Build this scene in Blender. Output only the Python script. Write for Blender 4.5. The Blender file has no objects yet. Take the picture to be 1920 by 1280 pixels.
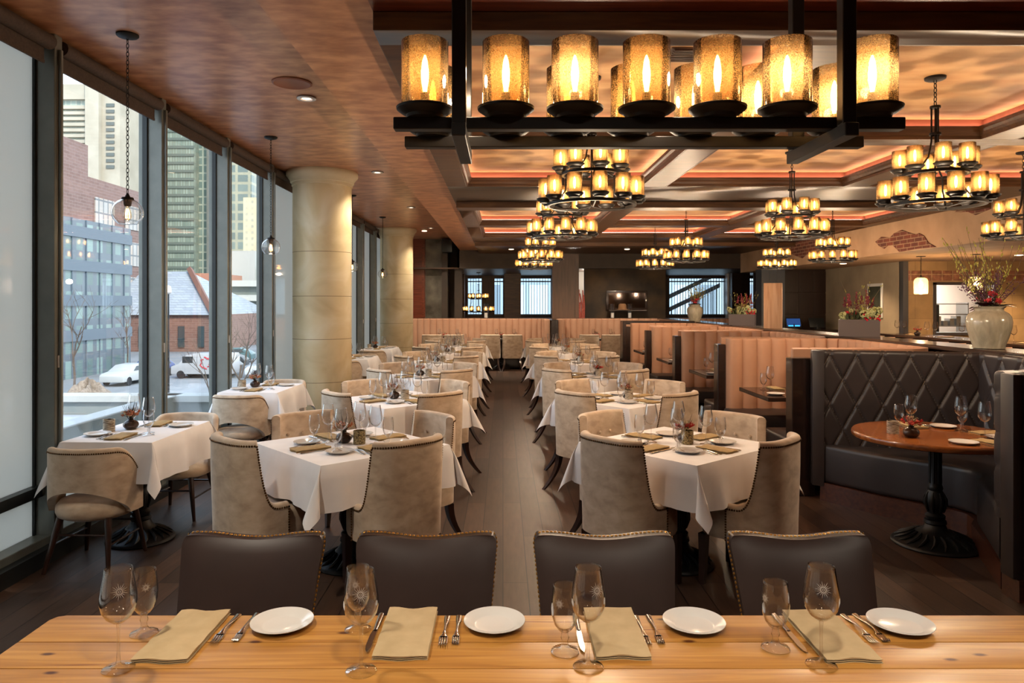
import bpy, bmesh, math, random
from mathutils import Vector, Matrix, Quaternion
from math import pi, sin, cos, tan, atan2, radians, sqrt
random.seed(7)
S = bpy.context.scene
COL = S.collection

# ------------------------------------------------------------------ camera, exposure, world
F = 1350.0; CX = 943.0; CY = 568.0; HC = 1.65      # focal length in px, vanishing point, eye height
cam_d = bpy.data.cameras.new('camera'); cam = bpy.data.objects.new('camera', cam_d); COL.objects.link(cam)
cam.location = (0, 0, HC); cam.rotation_euler = (pi/2, 0, 0)
cam_d.sensor_width = 36; cam_d.lens = F/1920*36
cam_d.shift_x = (960-CX)/1920; cam_d.shift_y = -(640-CY)/1920
cam_d.clip_start = .05; cam_d.clip_end = 1500
S.camera = cam
S.view_settings.view_transform = 'Standard'; S.view_settings.look = 'None'
S.view_settings.gamma = 1; S.view_settings.use_curve_mapping = False
S.view_settings.exposure = 1.1
c = S.cycles
c.use_denoising = True; c.max_bounces = 7; c.diffuse_bounces = 3; c.glossy_bounces = 3
c.transmission_bounces = 4; c.transparent_max_bounces = 40; c.caustics_reflective = False; c.caustics_refractive = False
c.sample_clamp_indirect = 4; c.sample_clamp_direct = 30; c.use_adaptive_sampling = True; c.adaptive_threshold = .03
c.use_light_tree = True; c.blur_glossy = .3

w = bpy.data.worlds.new('sky'); S.world = w; w.use_nodes = True
nt = w.node_tree; nt.nodes.clear()
wo = nt.nodes.new('ShaderNodeOutputWorld'); bg = nt.nodes.new('ShaderNodeBackground')
tc = nt.nodes.new('ShaderNodeTexCoord'); sx = nt.nodes.new('ShaderNodeSeparateXYZ'); cr = nt.nodes.new('ShaderNodeValToRGB')
nt.links.new(tc.outputs['Generated'], sx.inputs[0]); nt.links.new(sx.outputs['Z'], cr.inputs[0])
cr.color_ramp.elements[0].position = 0; cr.color_ramp.elements[0].color = (.66, .69, .71, 1)
cr.color_ramp.elements[1].position = .6; cr.color_ramp.elements[1].color = (.42, .52, .68, 1)
nt.links.new(cr.outputs[0], bg.inputs[0]); bg.inputs[1].default_value = 2.5
nt.links.new(bg.outputs[0], wo.inputs[0])

def light(kind, loc, energy, color, size=.1, rot=(0, 0, 0), spot=None, sy=None):
    d = bpy.data.lights.new(kind.lower() + '_lamp', kind); d.energy = energy; d.color = color
    if kind == 'AREA':
        d.size = size
        if sy: d.shape = 'RECTANGLE'; d.size_y = sy
    elif kind == 'SUN': d.angle = size
    else: d.shadow_soft_size = size
    if spot: d.spot_size = spot; d.spot_blend = .8
    o = bpy.data.objects.new('light', d); o.location = loc; o.rotation_euler = rot; COL.objects.link(o); return o
sun = light('SUN', (0, 0, 30), 2.2, (1, .9, .76), .02, (radians(40), radians(38), radians(0)))   # shines on the street from over the restaurant's roof
WARM = (1.0, .77, .53)

# ------------------------------------------------------------------ mesh helpers
def lin(h):
    h = h.lstrip('#'); v = [int(h[i:i+2], 16)/255 for i in (0, 2, 4)]
    return tuple((x/12.92 if x <= .04045 else ((x+.055)/1.055)**2.4) for x in v) + (1,)

def at(px, py, z):
    """world point on the horizontal plane of height z seen at a pixel of the photo"""
    Y = F*(HC-z)/(py-CY); return Vector(((px-CX)*Y/F, Y, z))

class MB:
    def __init__(s): s.v = []; s.f = []; s.m = []
    def add(s, vs, fs, M=None, mi=0):
        b = len(s.v)
        for p in vs:
            p = Vector(p); s.v.append(M @ p if M else p)
        for f in fs: s.f.append([b+i for i in f]); s.m.append(mi)
        return s
    def box(s, x0, x1, y0, y1, z0, z1, M=None, mi=0):
        vs = [(x0,y0,z0),(x1,y0,z0),(x1,y1,z0),(x0,y1,z0),(x0,y0,z1),(x1,y0,z1),(x1,y1,z1),(x0,y1,z1)]
        return s.add(vs, [(3,2,1,0),(4,5,6,7),(0,1,5,4),(1,2,6,5),(2,3,7,6),(3,0,4,7)], M, mi)
    def prism(s, poly, z0, z1, M=None, mi=0):
        n = len(poly)
        a = sum(poly[i][0]*poly[(i+1) % n][1]-poly[(i+1) % n][0]*poly[i][1] for i in range(n))
        if a < 0: poly = poly[::-1]
        vs = [(x, y, z0) for x, y in poly] + [(x, y, z1) for x, y in poly]
        return s.add(vs, [list(range(n))[::-1], list(range(n, 2*n))] + [(i, (i+1) % n, n+(i+1) % n, n+i) for i in range(n)], M, mi)
    def lathe(s, prof, n=24, M=None, mi=0, closed=False):
        k = len(prof); vs = []
        for r, z in prof:
            for i in range(n):
                a = 2*pi*i/n; vs.append((r*cos(a), r*sin(a), z))
        fs = []
        for j in range(k if closed else k-1):
            j2 = (j+1) % k
            for i in range(n):
                i2 = (i+1) % n; fs.append((j*n+i, j*n+i2, j2*n+i2, j2*n+i))
        return s.add(vs, fs, M, mi)
    def cyl(s, p, q, r0, r1=None, n=10, cap=True, mi=0, M=None):
        p = Vector(p); q = Vector(q); r1 = r0 if r1 is None else r1
        d = q-p; L = d.length
        R = Matrix.Translation(p) @ d.to_track_quat('Z', 'Y').to_matrix().to_4x4()
        if M: R = M @ R
        vs = [(r0*cos(2*pi*i/n), r0*sin(2*pi*i/n), 0) for i in range(n)] + [(r1*cos(2*pi*i/n), r1*sin(2*pi*i/n), L) for i in range(n)]
        fs = [(i, (i+1) % n, n+(i+1) % n, n+i) for i in range(n)]
        if cap: fs += [list(range(n))[::-1], list(range(n, 2*n))]
        return s.add(vs, fs, R, mi)
    def tube(s, pts, r, n=6, closed=False, mi=0, M=None, rz=None):
        pts = [Vector(p) for p in pts]; k = len(pts); vs = []; up = Vector((0, 0, 1))
        rr = r if isinstance(r, (list, tuple)) else [r]*k
        prev = None
        for i, p in enumerate(pts):
            a = pts[(i-1) % k] if (closed or i > 0) else p; b = pts[(i+1) % k] if (closed or i < k-1) else p
            t = (b-a).normalized()
            u = prev - t*prev.dot(t) if prev else (t.cross(up) if abs(t.z) < .95 else t.cross(Vector((1, 0, 0))))
            u.normalize(); prev = u; v = t.cross(u)
            for j in range(n):
                an = 2*pi*j/n; vs.append(p+(u*cos(an)+v*sin(an)*(rz or 1))*rr[i])
        fs = []
        for i in range(k if closed else k-1):
            i2 = (i+1) % k
            for j in range(n): fs.append((i*n+j, i*n+(j+1) % n, i2*n+(j+1) % n, i2*n+j))
        if not closed: fs += [list(range(n))[::-1], [(k-1)*n+j for j in range(n)]]
        return s.add(vs, fs, M, mi)
    def sph(s, c, r, n=8, k=5, mi=0, sc=(1, 1, 1), M=None):
        T = Matrix.Translation(Vector(c)) @ Matrix.Diagonal((*sc, 1))
        prof = [(r*sin(pi*i/k), -r*cos(pi*i/k)) for i in range(k+1)]
        prof[0] = (r*.01, -r); prof[-1] = (r*.01, r)
        return s.lathe(prof, n, (M @ T) if M else T, mi)
    def grid(s, P, mi=0, M=None, flip=False):
        a = len(P); b = len(P[0]); vs = [p for row in P for p in row]
        fs = [(i*b+j, i*b+j+1, (i+1)*b+j+1, (i+1)*b+j) for i in range(a-1) for j in range(b-1)]
        if flip: fs = [f[::-1] for f in fs]
        return s.add(vs, fs, M, mi)
    def mesh(s, name, mats, smooth=35, bevel=0, seg=2):
        me = bpy.data.meshes.new(name); me.from_pydata([tuple(v) for v in s.v], [], s.f)
        if not isinstance(mats, (list, tuple)): mats = [mats]
        for m in mats: me.materials.append(m)
        if len(mats) > 1: me.polygons.foreach_set('material_index', s.m)
        if bevel:
            bm = bmesh.new(); bm.from_mesh(me); bmesh.ops.remove_doubles(bm, verts=bm.verts, dist=1e-5)
            es = [e for e in bm.edges if len(e.link_faces) == 2 and e.calc_face_angle() > radians(38)]
            bmesh.ops.bevel(bm, geom=es, offset=bevel, segments=seg, profile=.6, affect='EDGES', clamp_overlap=True)
            bm.to_mesh(me); bm.free()
        if smooth:
            me.polygons.foreach_set('use_smooth', [True]*len(me.polygons)); me.set_sharp_from_angle(angle=radians(smooth))
        me.update(); return me

def T(x=0, y=0, z=0, rz=0, rx=0, ry=0, s=1):
    return Matrix.Translation((x, y, z)) @ Matrix.Rotation(rz, 4, 'Z') @ Matrix.Rotation(ry, 4, 'Y') @ Matrix.Rotation(rx, 4, 'X') @ Matrix.Scale(s, 4)

def link(name, data, parent=None, M=None):
    o = bpy.data.objects.new(name, data); COL.objects.link(o)
    if parent: o.parent = parent
    if M is not None: o.matrix_basis = M
    return o
def tag(o, label=None, cat=None, group=None, kind=None):
    if label: o['label'] = label
    if cat: o['category'] = cat
    if group: o['group'] = group
    if kind: o['kind'] = kind
    return o
# a kit is a list of (part name, mesh, matrix or None, [sub-kit], label or None)
def put_kit(kit, parent):
    for k in kit:
        name, me, M = k[0], k[1], k[2]
        o = link(name, me, parent, M)
        if len(k) > 4 and k[4]: o['label'] = k[4]
        if len(k) > 5 and k[5]: o['kind'] = k[5]
        if len(k) > 3 and k[3]: put_kit(k[3], o)
def thing(name, label, cat, kit, M, group=None):
    """a thing: an empty with its parts, or one mesh object when kit is a mesh"""
    if isinstance(kit, list):
        o = link(name, None, None, M); o.empty_display_size = .1; put_kit(kit, o)
    else: o = link(name, kit, None, M)
    return tag(o, label, cat, group)
def struct(name, me, M=None): return tag(link(name, me, None, M), kind='structure')

# ------------------------------------------------------------------ materials
def mat(name):
    m = bpy.data.materials.new(name); m.use_nodes = True; nt = m.node_tree; nt.nodes.clear()
    out = nt.nodes.new('ShaderNodeOutputMaterial'); return m, nt, out
def N(nt, t, **kw):
    n = nt.nodes.new('ShaderNode'+t)
    for k, v in kw.items():
        if k in n.inputs: n.inputs[k].default_value = v
        else: setattr(n, k, v)
    return n
def ramp(nt, src, stops):
    r = N(nt, 'ValToRGB'); e = r.color_ramp.elements
    while len(e) < len(stops): e.new(.5)
    for x, (p, col) in zip(e, stops): x.position = p; x.color = col
    nt.links.new(src, r.inputs[0]); return r.outputs[0]
def coords(nt, scale=(1, 1, 1), rot=(0, 0, 0), kind='Object'):
    t = N(nt, 'TexCoord'); m = N(nt, 'Mapping'); m.inputs['Scale'].default_value = scale; m.inputs['Rotation'].default_value = rot
    nt.links.new(t.outputs[kind], m.inputs[0]); return m.outputs[0]
def pbsdf(nt, out, rough=.5, metal=0, spec=.5, **kw):
    b = N(nt, 'BsdfPrincipled'); b.inputs['Roughness'].default_value = rough; b.inputs['Metallic'].default_value = metal
    b.inputs['Specular IOR Level'].default_value = spec
    for k, v in kw.items(): b.inputs[k].default_value = v
    nt.links.new(b.outputs[0], out.inputs[0]); return b
def bump(nt, src, b, strength=.2, dist=.01):
    n = N(nt, 'Bump'); n.inputs['Strength'].default_value = strength; n.inputs['Distance'].default_value = dist
    nt.links.new(src, n.inputs['Height']); nt.links.new(n.outputs[0], b.inputs['Normal'])
def noise_mat(name, c1, c2, scale=6, rough=.6, metal=0, spec=.5, stretch=(1, 1, 1), bmp=0, detail=6, lo=.3, hi=.7, **kw):
    m, nt, out = mat(name); b = pbsdf(nt, out, rough, metal, spec, **kw)
    n = N(nt, 'TexNoise'); n.inputs['Scale'].default_value = scale; n.inputs['Detail'].default_value = detail
    nt.links.new(coords(nt, stretch), n.inputs['Vector'])
    nt.links.new(ramp(nt, n.outputs[0], [(lo, lin(c1)), (hi, lin(c2))]), b.inputs['Base Color'])
    if bmp: bump(nt, n.outputs[0], b, bmp)
    return m
def plain(name, c, rough=.5, metal=0, spec=.5, **kw):
    return noise_mat(name, c, c, 40, rough, metal, spec, **kw)
def glow(name, c, strength):
    m, nt, out = mat(name); e = N(nt, 'Emission'); e.inputs[0].default_value = lin(c); e.inputs[1].default_value = strength
    nt.links.new(e.outputs[0], out.inputs[0]); return m
def glass(name, tint=(1, 1, 1, 1), rough=0.0, base=.02, gain=.75, ior=1.45):
    m, nt, out = mat(name); t = N(nt, 'BsdfTransparent'); t.inputs[0].default_value = tint
    g = N(nt, 'BsdfGlossy'); g.inputs['Roughness'].default_value = rough
    fr = N(nt, 'LayerWeight'); fr.inputs[0].default_value = .5; pw = N(nt, 'Math'); pw.operation = 'POWER'; pw.inputs[1].default_value = 3.2
    ma = N(nt, 'Math'); ma.operation = 'MULTIPLY_ADD'; ma.use_clamp = True; ma.inputs[1].default_value = gain; ma.inputs[2].default_value = base
    nt.links.new(fr.outputs['Facing'], pw.inputs[0]); nt.links.new(pw.outputs[0], ma.inputs[0]); mx = N(nt, 'MixShader')
    nt.links.new(ma.outputs[0], mx.inputs[0]); nt.links.new(t.outputs[0], mx.inputs[1]); nt.links.new(g.outputs[0], mx.inputs[2])
    nt.links.new(mx.outputs[0], out.inputs[0]); return m
def wood_mat(name, cols, scale=3, axis=(1, 12, 12), rough=.4, spec=.5, bmp=.05, coat=0):
    m, nt, out = mat(name); b = pbsdf(nt, out, rough, 0, spec); b.inputs['Coat Weight'].default_value = coat
    n = N(nt, 'TexNoise'); n.inputs['Scale'].default_value = scale; n.inputs['Detail'].default_value = 8; n.inputs['Distortion'].default_value = .6
    nt.links.new(coords(nt, axis), n.inputs['Vector'])
    k = len(cols); nt.links.new(ramp(nt, n.outputs[0], [(.3+.4*i/max(1, k-1), lin(x)) for i, x in enumerate(cols)]), b.inputs['Base Color'])
    if bmp: bump(nt, n.outputs[0], b, bmp, .004)
    return m
def brick_mat(name, c1, c2, mortar, bw, bh, ms=.01, rough=.6, spec=.5, swap=False, offset=.5, uv='xz', bmp=.3, noise=.35, nscale=3, naxis=(1, 1, 1), squash=1):
    m, nt, out = mat(name); b = pbsdf(nt, out, rough, 0, spec)
    t = N(nt, 'TexCoord'); sp = N(nt, 'SeparateXYZ'); nt.links.new(t.outputs['Object'], sp.inputs[0]); cb = N(nt, 'CombineXYZ')
    if uv == 'yx': a = (sp.outputs['Y'], sp.outputs['X'])
    elif uv == 'xy': a = (sp.outputs['X'], sp.outputs['Y'])
    else:
        ad = N(nt, 'Math'); nt.links.new(sp.outputs['X'], ad.inputs[0]); nt.links.new(sp.outputs['Y'], ad.inputs[1]); a = (ad.outputs[0], sp.outputs['Z'])
    nt.links.new(a[0], cb.inputs[0]); nt.links.new(a[1], cb.inputs[1])
    br = N(nt, 'TexBrick'); br.offset = offset; br.inputs['Scale'].default_value = 1; br.inputs['Brick Width'].default_value = bw; br.inputs['Row Height'].default_value = bh
    br.inputs['Mortar Size'].default_value = ms; br.inputs['Mortar Smooth'].default_value = .1; br.inputs['Bias'].default_value = 0
    br.inputs['Color1'].default_value = lin(c1); br.inputs['Color2'].default_value = lin(c2); br.inputs['Mortar'].default_value = lin(mortar)
    nt.links.new(cb.outputs[0], br.inputs['Vector'])
    n = N(nt, 'TexNoise'); n.inputs['Scale'].default_value = nscale; n.inputs['Detail'].default_value = 8
    nt.links.new(coords(nt, naxis), n.inputs['Vector'])
    mx = N(nt, 'Mix'); mx.data_type = 'RGBA'; mx.blend_type = 'OVERLAY'; mx.inputs[0].default_value = noise
    nt.links.new(br.outputs['Color'], mx.inputs[6]); nt.links.new(n.outputs[0], mx.inputs[7]); nt.links.new(mx.outputs[2], b.inputs['Base Color'])
    if bmp:
        iv = N(nt, 'Math'); iv.operation = 'SUBTRACT'; iv.inputs[0].default_value = 1; nt.links.new(br.outputs['Fac'], iv.inputs[1]); bump(nt, iv.outputs[0], b, bmp, .004)
    return m

M_floor = brick_mat('floor_planks', '#4c372b', '#34251d', '#130e0b', 1.7, .145, .003, rough=.45, spec=.35, uv='yx', bmp=.25, noise=.55, nscale=4, naxis=(9, 1, 1))
M_copper = noise_mat('copper_plaster', '#a2684a', '#d0966e', 5.5, .34, .2, .5, stretch=(1, 1.9, 1), detail=13, lo=.36, hi=.66)
M_redwood = wood_mat('red_brown_wood', ['#55230f', '#6b2f1b', '#7c3b25'], 2, (1, 14, 14), .3, coat=.2)
M_cove = wood_mat('cove_wood', ['#7d4c3b', '#8f5a47'], 2, (1, 10, 10), .4)
M_beam = wood_mat('beam_dark_wood', ['#3a2415', '#4c311d', '#5b3d24'], 2, (1.2, 12, 12), .38, spec=.4, coat=0)
M_coffer = noise_mat('golden_plaster', '#b58453', '#d2a878', 2.2, .6, 0, .3, stretch=(1, 3, 1), detail=8)
M_alu = noise_mat('grey_green_aluminium', '#6a6e6a', '#777a75', 8, .38, .3, .5)
M_aludark = plain('dark_aluminium', '#1e2224', .35, .3)
M_blind = noise_mat('brown_blind_fabric', '#3a2c25', '#4d3c33', 60, .85)
M_pane = glass('clear_window_glass', (.93, .96, .96, 1), 0, .015, .55)
def frosted():
    m, nt, out = mat('frosted_window_film'); tr = N(nt, 'BsdfTranslucent'); tr.inputs[0].default_value = (.94, .92, .84, 1)
    df = N(nt, 'BsdfDiffuse'); df.inputs[0].default_value = (.42, .43, .38, 1); a = N(nt, 'MixShader'); a.inputs[0].default_value = .25
    g = N(nt, 'BsdfGlossy'); g.inputs['Roughness'].default_value = .06; fr = N(nt, 'Fresnel'); b = N(nt, 'MixShader')
    L = nt.links.new; L(tr.outputs[0], a.inputs[1]); L(df.outputs[0], a.inputs[2]); L(fr.outputs[0], b.inputs[0]); L(a.outputs[0], b.inputs[1]); L(g.outputs[0], b.inputs[2]); L(b.outputs[0], out.inputs[0]); return m
M_frost = frosted()
M_stone = noise_mat('cream_limestone', '#bca985', '#d6c8a6', 1.8, .55, 0, .4, detail=10, bmp=.05)
M_iron = noise_mat('black_iron', '#120f0d', '#1b1613', 12, .5, 0, .3)
M_castiron = noise_mat('cast_iron', '#101113', '#1b1c1f', 20, .45, .4, bmp=.2)
def velvet():
    m, nt, out = mat('beige_velvet'); b = pbsdf(nt, out, .85, 0, .25); b.inputs['Sheen Weight'].default_value = .5; b.inputs['Sheen Roughness'].default_value = .4
    oi = N(nt, 'ObjectInfo'); n = N(nt, 'TexNoise'); n.inputs['Scale'].default_value = 11; n.inputs['Detail'].default_value = 9; n.inputs['Distortion'].default_value = .3; n.noise_dimensions = '4D'
    mm = N(nt, 'Math'); mm.operation = 'MULTIPLY'; mm.inputs[1].default_value = 30; nt.links.new(oi.outputs['Random'], mm.inputs[0]); nt.links.new(mm.outputs[0], n.inputs['W'])
    nt.links.new(coords(nt, (1, 1, 1.6)), n.inputs['Vector'])
    nt.links.new(ramp(nt, n.outputs[0], [(.33, lin('#ab957f')), (.5, lin('#bfa991')), (.68, lin('#cdb9a3'))]), b.inputs['Base Color'])
    n2 = N(nt, 'TexNoise'); n2.inputs['Scale'].default_value = 400; bump(nt, n2.outputs[0], b, .08, .002); return m
M_velvet = velvet()
M_nail = noise_mat('brass_nailheads', '#6b4c20', '#9a7434', 30, .35, .9)
M_naildark = noise_mat('dark_bronze_nailheads', '#3f2b18', '#6a4a28', 30, .4, .8)
M_goldnail = noise_mat('antique_gold_nailheads', '#9a6a28', '#c08f45', 30, .3, .9)
M_leg = wood_mat('dark_walnut', ['#20110c', '#341c13'], 4, (14, 14, 1), .3, coat=.3)
M_leather = noise_mat('brown_black_leather', '#2a1b16', '#35241e', 5, .46, 0, .3, bmp=.03)
M_booth = noise_mat('charcoal_leather', '#2b2526', '#332c2c', 6, .4, 0, .5)
M_pink = noise_mat('salmon_upholstery', '#a97e64', '#b48a70', 3, .7, 0, .3)
M_thread = plain('pale_thread', '#8f8172', .7)
M_cloth = noise_mat('white_tablecloth', '#dcd9da', '#eae7e8', 4, .75, 0, .2)
M_clothplum = M_cloth
M_napkin = noise_mat('khaki_napkin', '#9c845c', '#ad936a', 30, .85, 0, .2)
M_napfront = noise_mat('straw_napkin', '#a8916c', '#b59d78', 20, .85, 0, .2)
M_steel = plain('polished_steel', '#b8b4ae', .16, 1)
M_china = plain('white_china', '#cfcac4', .14)
M_glass = glass('clear_glassware', (.985, .985, .985, 1), 0, .04, 2.0, 1.5)
M_glstem = glass('clear_glass_stem', (.97, .97, .97, 1), .01, .09, 2.0, 1.5)
M_etch = plain('etched_glass', '#cfcac4', .6, Alpha=.55)
M_ebony = wood_mat('ebony_wood', ['#1b1210', '#2a1b17'], 3, (1, 10, 10), .25, coat=.3)
M_toekick = wood_mat('mahogany_toekick', ['#3b1f18', '#54301f'], 3, (1, 12, 12), .3, coat=.2)
M_pedtop = wood_mat('reclaimed_tabletop', ['#6d3a1a', '#8e5025', '#a3622f'], 2.5, (1, 9, 9), .25, coat=.4)
M_ceramic = noise_mat('bronze_glaze', '#241d1b', '#4a3428', 5, .18, .3)
M_birch = noise_mat('birch_bark', '#4f3b29', '#c2b59f', 60, .7, 0, .3, stretch=(.5, .5, 3), lo=.35, hi=.62)
M_brassmesh = noise_mat('hammered_brass', '#4e4430', '#a99870', 120, .35, .6, lo=.4, hi=.55)
M_vasebig = noise_mat('speckled_stoneware', '#938c7b', '#ada591', 30, .18, 0, .6, stretch=(1, 1, .3))
M_planter = plain('charcoal_planter', '#4f4443', .5)
# ------------------------------------------------------------------ the room
YB = -3.5                      # wall behind the camera
struct('floor', MB().box(-3.0, 12, YB, 26, -.1, 0).mesh('floor', M_floor))
struct('ceiling', MB().box(-2.95, -1.135, YB, 19.9, 3.395, 3.5).box(-1.135, -1.12, YB, 19.0, 3.04, 3.5).box(-1.12, -.62, YB, 19.0, 3.04, 3.12).mesh('ceiling', M_copper))
struct('ceiling_slab', MB().box(-3.4, 12.2, YB-.2, 26.4, 3.62, 3.8).mesh('slab', M_aludark))
struct('ceiling_front', MB().box(-.62, 12, YB, 3.43, 3.04, 3.12).mesh('front', M_redwood))
HB = 2.95
CXS = [(-.405, 1.556), (1.816, 3.81), (4.07, 6.06)]
CYS = [(3.63, 5.73), (5.93, 8.05), (10.0, 12.1), (12.35, 14.3)]
bm = MB()
def beams():
    xs = [(-.62, -.405), (1.556, 1.816), (3.81, 4.07), (6.06, 6.27)]
    ys = [(3.43, 3.63), (5.73, 5.93), (8.05, 10.0), (12.1, 12.35), (14.3, 19.0)]
    for a, b in ys: bm.box(-.62, 6.27, a, b, HB, 3.04)
    for a, b in xs:
        for c_, d in CYS: bm.box(a, b, c_, d, HB, 3.04)
    bm.box(-.6, 6.27, 9.24, 9.55, 2.875, HB); bm.box(-.6, 6.27, 15.4, 15.8, 2.87, HB)
beams()
struct('trim_1', bm.mesh('beams', M_beam, bevel=.004, seg=1))
M_strip = glow('cove_light', '#ffc8ac', 9)
def coffer(x0, x1, y0, y1, i):
    # crown moulding ring, recessed red fascia, ceiling panel and the light strip on the ledge
    prof = [(0, HB), (.012, HB), (.014, HB+.02), (.03, HB+.028), (.036, HB+.05), (.052, HB+.068), (.056, HB+.085), (.056, HB+.095), (.03, HB+.095), (-.03, HB+.09)]
    def ring(mb, prof, mi=0):
        rows = []
        for o, z in prof: rows.append([(x0+o, y0+o, z), (x1-o, y0+o, z), (x1-o, y1-o, z), (x0+o, y1-o, z), (x0+o, y0+o, z)])
        mb.grid(rows, mi)
    a = MB(); ring(a, prof); o = struct('trim_%d' % (i+10), a.mesh('crown', M_beam, smooth=20))
    b = MB(); ring(b, [(-.03, HB+.085), (-.03, 3.13)]); link('fascia', b.mesh('fascia', M_cove), o)
    b = MB().box(x0-.04, x1+.04, y0-.04, y1+.04, 3.117, 3.14); link('ceiling_panel', b.mesh('panel', M_coffer), o)
    b = MB()
    for q in ((x0-.015, x0+.005, y0, y1), (x1-.005, x1+.015, y0, y1), (x0, x1, y0-.015, y0+.005), (x0, x1, y1-.005, y1+.015)): b.box(*q, 3.0475, 3.052)
    link('light_strip', b.mesh('strip', M_strip), o)
i = 0
for ya, yb in CYS:
    for xa, xb in CXS: coffer(xa, xb, ya, yb, i); i += 1
M_header = noise_mat('dark_header_plaster', '#2d2117', '#3c2c1f', 4, .6)
struct('wall_back_header', MB().box(-1.15, 8.8, 19.0, 19.3, 2.565, 3.1).mesh('header', M_header))
struct('wall_behind', MB().box(-3.1, 12.2, YB-.2, YB, 0, 3.7).mesh('wb', M_redwood))
struct('wall_right', MB().box(12, 12.2, YB, 26.2, -.1, 3.7).mesh('wr', M_copper))
M_stucco = noise_mat('peach_stucco', '#a8886a', '#c09e7e', 2.2, .75, 0, .2, detail=8)
struct('wall_right_fascia', MB().box(6.27, 6.42, YB, 19.0, 2.45, 3.1).mesh('wf', M_stucco))
struct('ceiling_bar', MB().box(6.42, 12, YB, 19.0, 2.45, 2.5).mesh('cb', M_stucco))
M_brick = brick_mat('old_red_brick', '#7a3f2d', '#5b3127', '#94745a', .2, .066, .008, rough=.85, nscale=9, noise=.5)
def patch(pts, px=6.27):
    mb = MB(); n = len(pts)
    # points are (Y, z); jagged slab of brick showing in the plaster
    vs = [(px-.014, y, z) for y, z in pts]+[(px+.01, y, z) for y, z in pts]
    mb.add(vs, [list(range(n)), list(range(n, 2*n))[::-1]]+[(i, n+i, n+(i+1) % n, (i+1) % n) for i in range(n)])
    return mb
def yz(px, py):   # on the fascia plane X = 6.27
    Y = 6.256*F/(px-CX); return (Y, HC+(CY-py)*Y/F)
P1 = [(1641, 453), (1652, 444), (1668, 446), (1676, 437), (1690, 431), (1700, 435), (1716, 440), (1722, 437), (1732, 442), (1740, 455), (1754, 463), (1720, 466), (1686, 472), (1674, 460), (1664, 460), (1657, 466), (1648, 461)]
P2 = [(1790, 398), (1800, 388), (1812, 392), (1830, 382), (1850, 384), (1857, 391), (1840, 398), (1828, 403), (1815, 397)]
P3 = [(1480, 475), (1484, 458), (1500, 452), (1530, 446), (1548, 441), (1552, 452), (1540, 466), (1520, 470), (1504, 484)]
for k, P in enumerate((P1, P2, P3)): struct('wall_right_brick_%d' % (k+1), patch([yz(*p) for p in P]).mesh('brickpatch', M_brick, smooth=0))

# ---- window wall on the left
XW = -2.95; MUL = [4.70+1.464*k for k in range(-6, 11)]
for k in range(len(MUL)-1):
    y0, y1 = MUL[k], MUL[k+1]
    if y1 > 20: break
    n = k+1
    b = MB()
    b.box(-3.10, -2.90, y0-.04, y0+.04, 0, 3.395)                    # mullion
    b.box(-3.12, -2.93, y0+.04, y1-.04, 0, .15); b.box(-3.12, -3.0, y0+.04, y1-.04, 3.3, 3.395)
    b.box(-2.9, -2.875, y0-.012, y0+.012, .15, 3.3)
    w_ = struct('window_%d' % n, b.mesh('window_frame', M_alu, bevel=.004, seg=1))
    link('gasket', MB().box(-3.06, -3.02, y0+.04, y0+.058, .15, 3.3).box(-3.06, -3.02, y1-.058, y1-.04, .15, 3.3).mesh('gasket', M_aludark), w_)
    link('transom', MB().box(-3.08, -2.98, y0+.04, y1-.04, .40, .47).mesh('transom', M_aludark), w_)
    fr = (k <= 5) or (k >= 9)
    link('pane', MB().box(-3.045, -3.035, y0+.04, y1-.04, .47, 3.3).mesh('pane', M_frost if fr else M_pane), w_)
    link('lower_pane', MB().box(-3.045, -3.035, y0+.04, y1-.04, .15, .40).mesh('pane', M_frost), w_)
struct('wall_left', MB().box(-3.12, -2.95, MUL[16]+.04, 26.2, 0, 3.7).mesh('wl', M_redwood))
struct('wall_left_head', MB().box(-3.14, -2.951, YB, MUL[-7], 3.395, 3.65).mesh('wh', M_alu))
struct('baseboard_left', MB().box(-2.95, -2.87, YB, 19.3, 0, .10).mesh('bl', M_aludark))
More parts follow.
